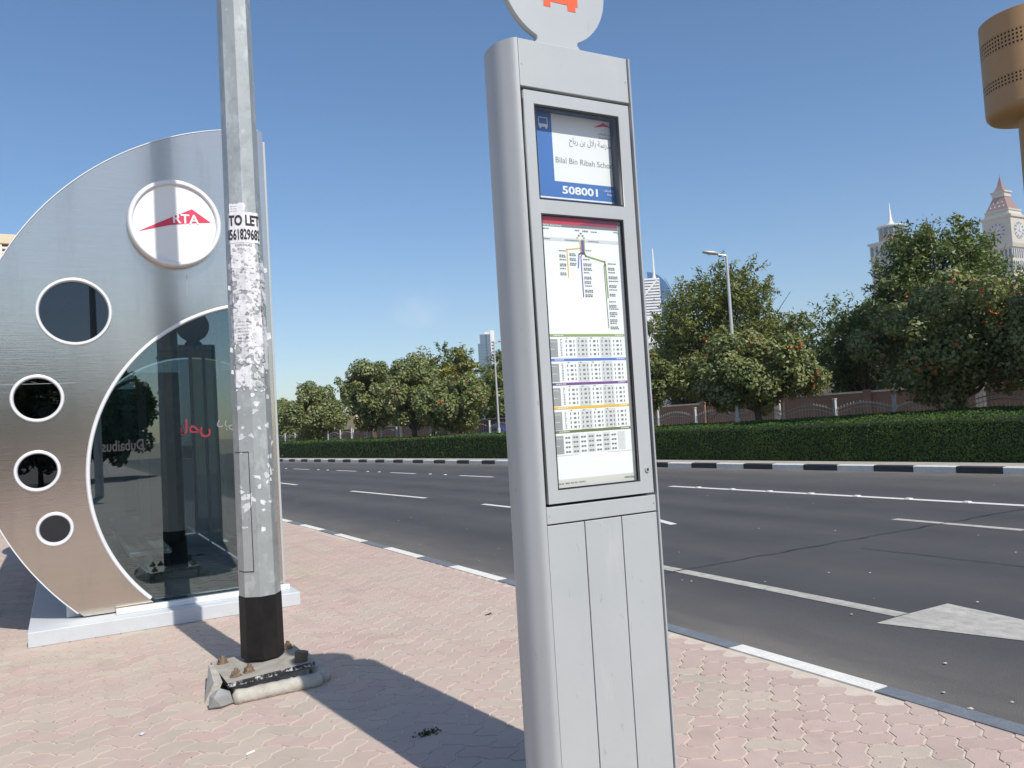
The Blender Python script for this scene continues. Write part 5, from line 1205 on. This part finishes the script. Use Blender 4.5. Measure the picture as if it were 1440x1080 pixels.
# --- round head
HC, HR = (1.825, 3.375), .245
ring = circ(*HC, HR, 90, -66.5, 246.5)
hd_out = ring + [(1.731, 3.138), (1.722, 3.126), (1.702, 3.112), (1.69, 3.0705), (1.96, 3.0705), (1.948, 3.112), (1.928, 3.126), (1.919, 3.138)]
curve_plate([hd_out], 2.745, 2.775, 'round_head', silver, tot)
def hq(mb, x0, x1, z0, z1, y): mb.add([(x0, y, z0), (x1, y, z0), (x1, y, z1), (x0, y, z1)], [(0, 1, 2, 3)])
mb = MB(); yh = 2.7435; bx0, bx1, bz = 1.757, 1.934, 3.303
hq(mb, bx0, bx1, bz, bz + .045, yh); hq(mb, bx0 + .010, bx0 + .043, bz - .024, bz, yh); hq(mb, bx1 - .052, bx1 - .012, bz - .024, bz, yh)
hq(mb, bx0, bx0 + .018, bz + .05, bz + .19, yh); hq(mb, bx1 - .018, bx1, bz + .05, bz + .19, yh); hq(mb, bx0, bx1, bz + .19, bz + .215, yh); mb.build('bus_symbol', sign_orange, tot, fix=False)

# ------------------------------------------------------------------ small litter and weeds
def weedpatch(c, n, r, label):
    P = np.array([c[0], c[1], .004]) + rng.normal(0, 1, (n, 3)) * np.array([r, r * .5, .004]); P[:, 2] = np.abs(P[:, 2]); o = leaf_obj('weed_tuft', leaves(P, np.tile((0, 0, 1.), (n, 1)), .009, .5, .8), weed, None); tag(o, label, 'weed')
weedpatch((1.62, 4.07), 120, .035, 'dark dry weed tuft in the totem shadow on the paving')
weedpatch((3.07, 6.2), 40, .02, 'small weed tuft in a paving joint beside the totem')
def but(c, a, label, l=.05):
    mb = MB(); d = Vector((math.cos(a), math.sin(a), 0)) * l / 2; p = Vector((c[0], c[1], .006)); mb.tube([p - d, p + d], [.0055, .0055], 8); tag(mb.build('cigarette_butt', butt), label, 'litter')
but((.78, 4.38), .5, 'white cigarette end on the paving in front of the pole'); 
def chip(c, s, m, label, name='paper_scrap', z=.004):
    mb = MB(); n = 7; mb.add([(c[0] + s * math.cos(k * .9) * random.uniform(.6, 1.2), c[1] + s * math.sin(k * .9) * random.uniform(.6, 1.2), z) for k in range(n)] + [(c[0], c[1], z + s * .5)], [(k, (k + 1) % n, n) for k in range(n)]); tag(mb.build(name, m), label, 'litter')
chip((3.98, 2.62), .016, concrete, 'pale scrap lying on the grey kerb at the right edge', z=.01)
chip((4.55, 2.75), .014, concrete, 'pale scrap on the asphalt beyond the right end of the kerb', z=ROAD + .004)
chip((.33, 5.05), .022, plinth_paint, 'flat grey pebble on the paving left of the pole base', 'pebble')
grit = MB()
for k in range(700):
    y_ = random.uniform(1.5, 9); x_ = random.uniform(-1.5, near_k(y_) - .2); s = random.uniform(.0015, .0045)
    if 7.7 < y_ and -.4 < x_ < 2: continue
    grit.add([(x_ + s * math.cos(a), y_ + s * math.sin(a), .001) for a in (0, 1.6, 3.1, 4.7)] + [(x_, y_, .001 + s)], [(0, 1, 4), (1, 2, 4), (2, 3, 4), (3, 0, 4)])
tag(grit.build('grit', rust, fix=False), 'loose grit scattered over the paving', 'grit', kind='stuff')

deb = MB()
for k in range(170):
    y_ = random.uniform(2, 22); f_ = random.random(); x_ = near_k(y_) + .2 + (far_k(y_) - near_k(y_) - .6) * (f_ ** 1.8 if random.random() < .7 else f_); s_ = random.uniform(.006, .018)
    deb.add([(x_ + s_ * random.uniform(.6, 1.2) * math.cos(a), y_ + s_ * random.uniform(.6, 1.2) * math.sin(a), ROAD + .010) for a in (0, 1.3, 2.5, 3.8, 5)] + [(x_, y_, ROAD + .010 + s_ * .4)], [(0, 1, 5), (1, 2, 5), (2, 3, 5), (3, 4, 5), (4, 0, 5)])
tag(deb.build('gravel', concrete, fix=False), 'small pale stones scattered over the asphalt', 'gravel', kind='stuff')
# ------------------------------------------------------------------ air
hm = bpy.data.materials.new('thin_haze'); hm.use_nodes = True; hn = hm.node_tree; hn.nodes.clear()
pv = hn.nodes.new('ShaderNodeVolumePrincipled'); pv.inputs['Color'].default_value = (.82, .88, .96, 1); pv.inputs['Density'].default_value = 0.0002; pv.inputs['Anisotropy'].default_value = 0.0
ho = hn.nodes.new('ShaderNodeOutputMaterial'); hn.links.new(pv.outputs[0], ho.inputs['Volume'])
mb = MB(); mb.box(-1560, 1560, -1560, 1560, -1.3, 232); tag(mb.build('haze', hm), kind='stuff')
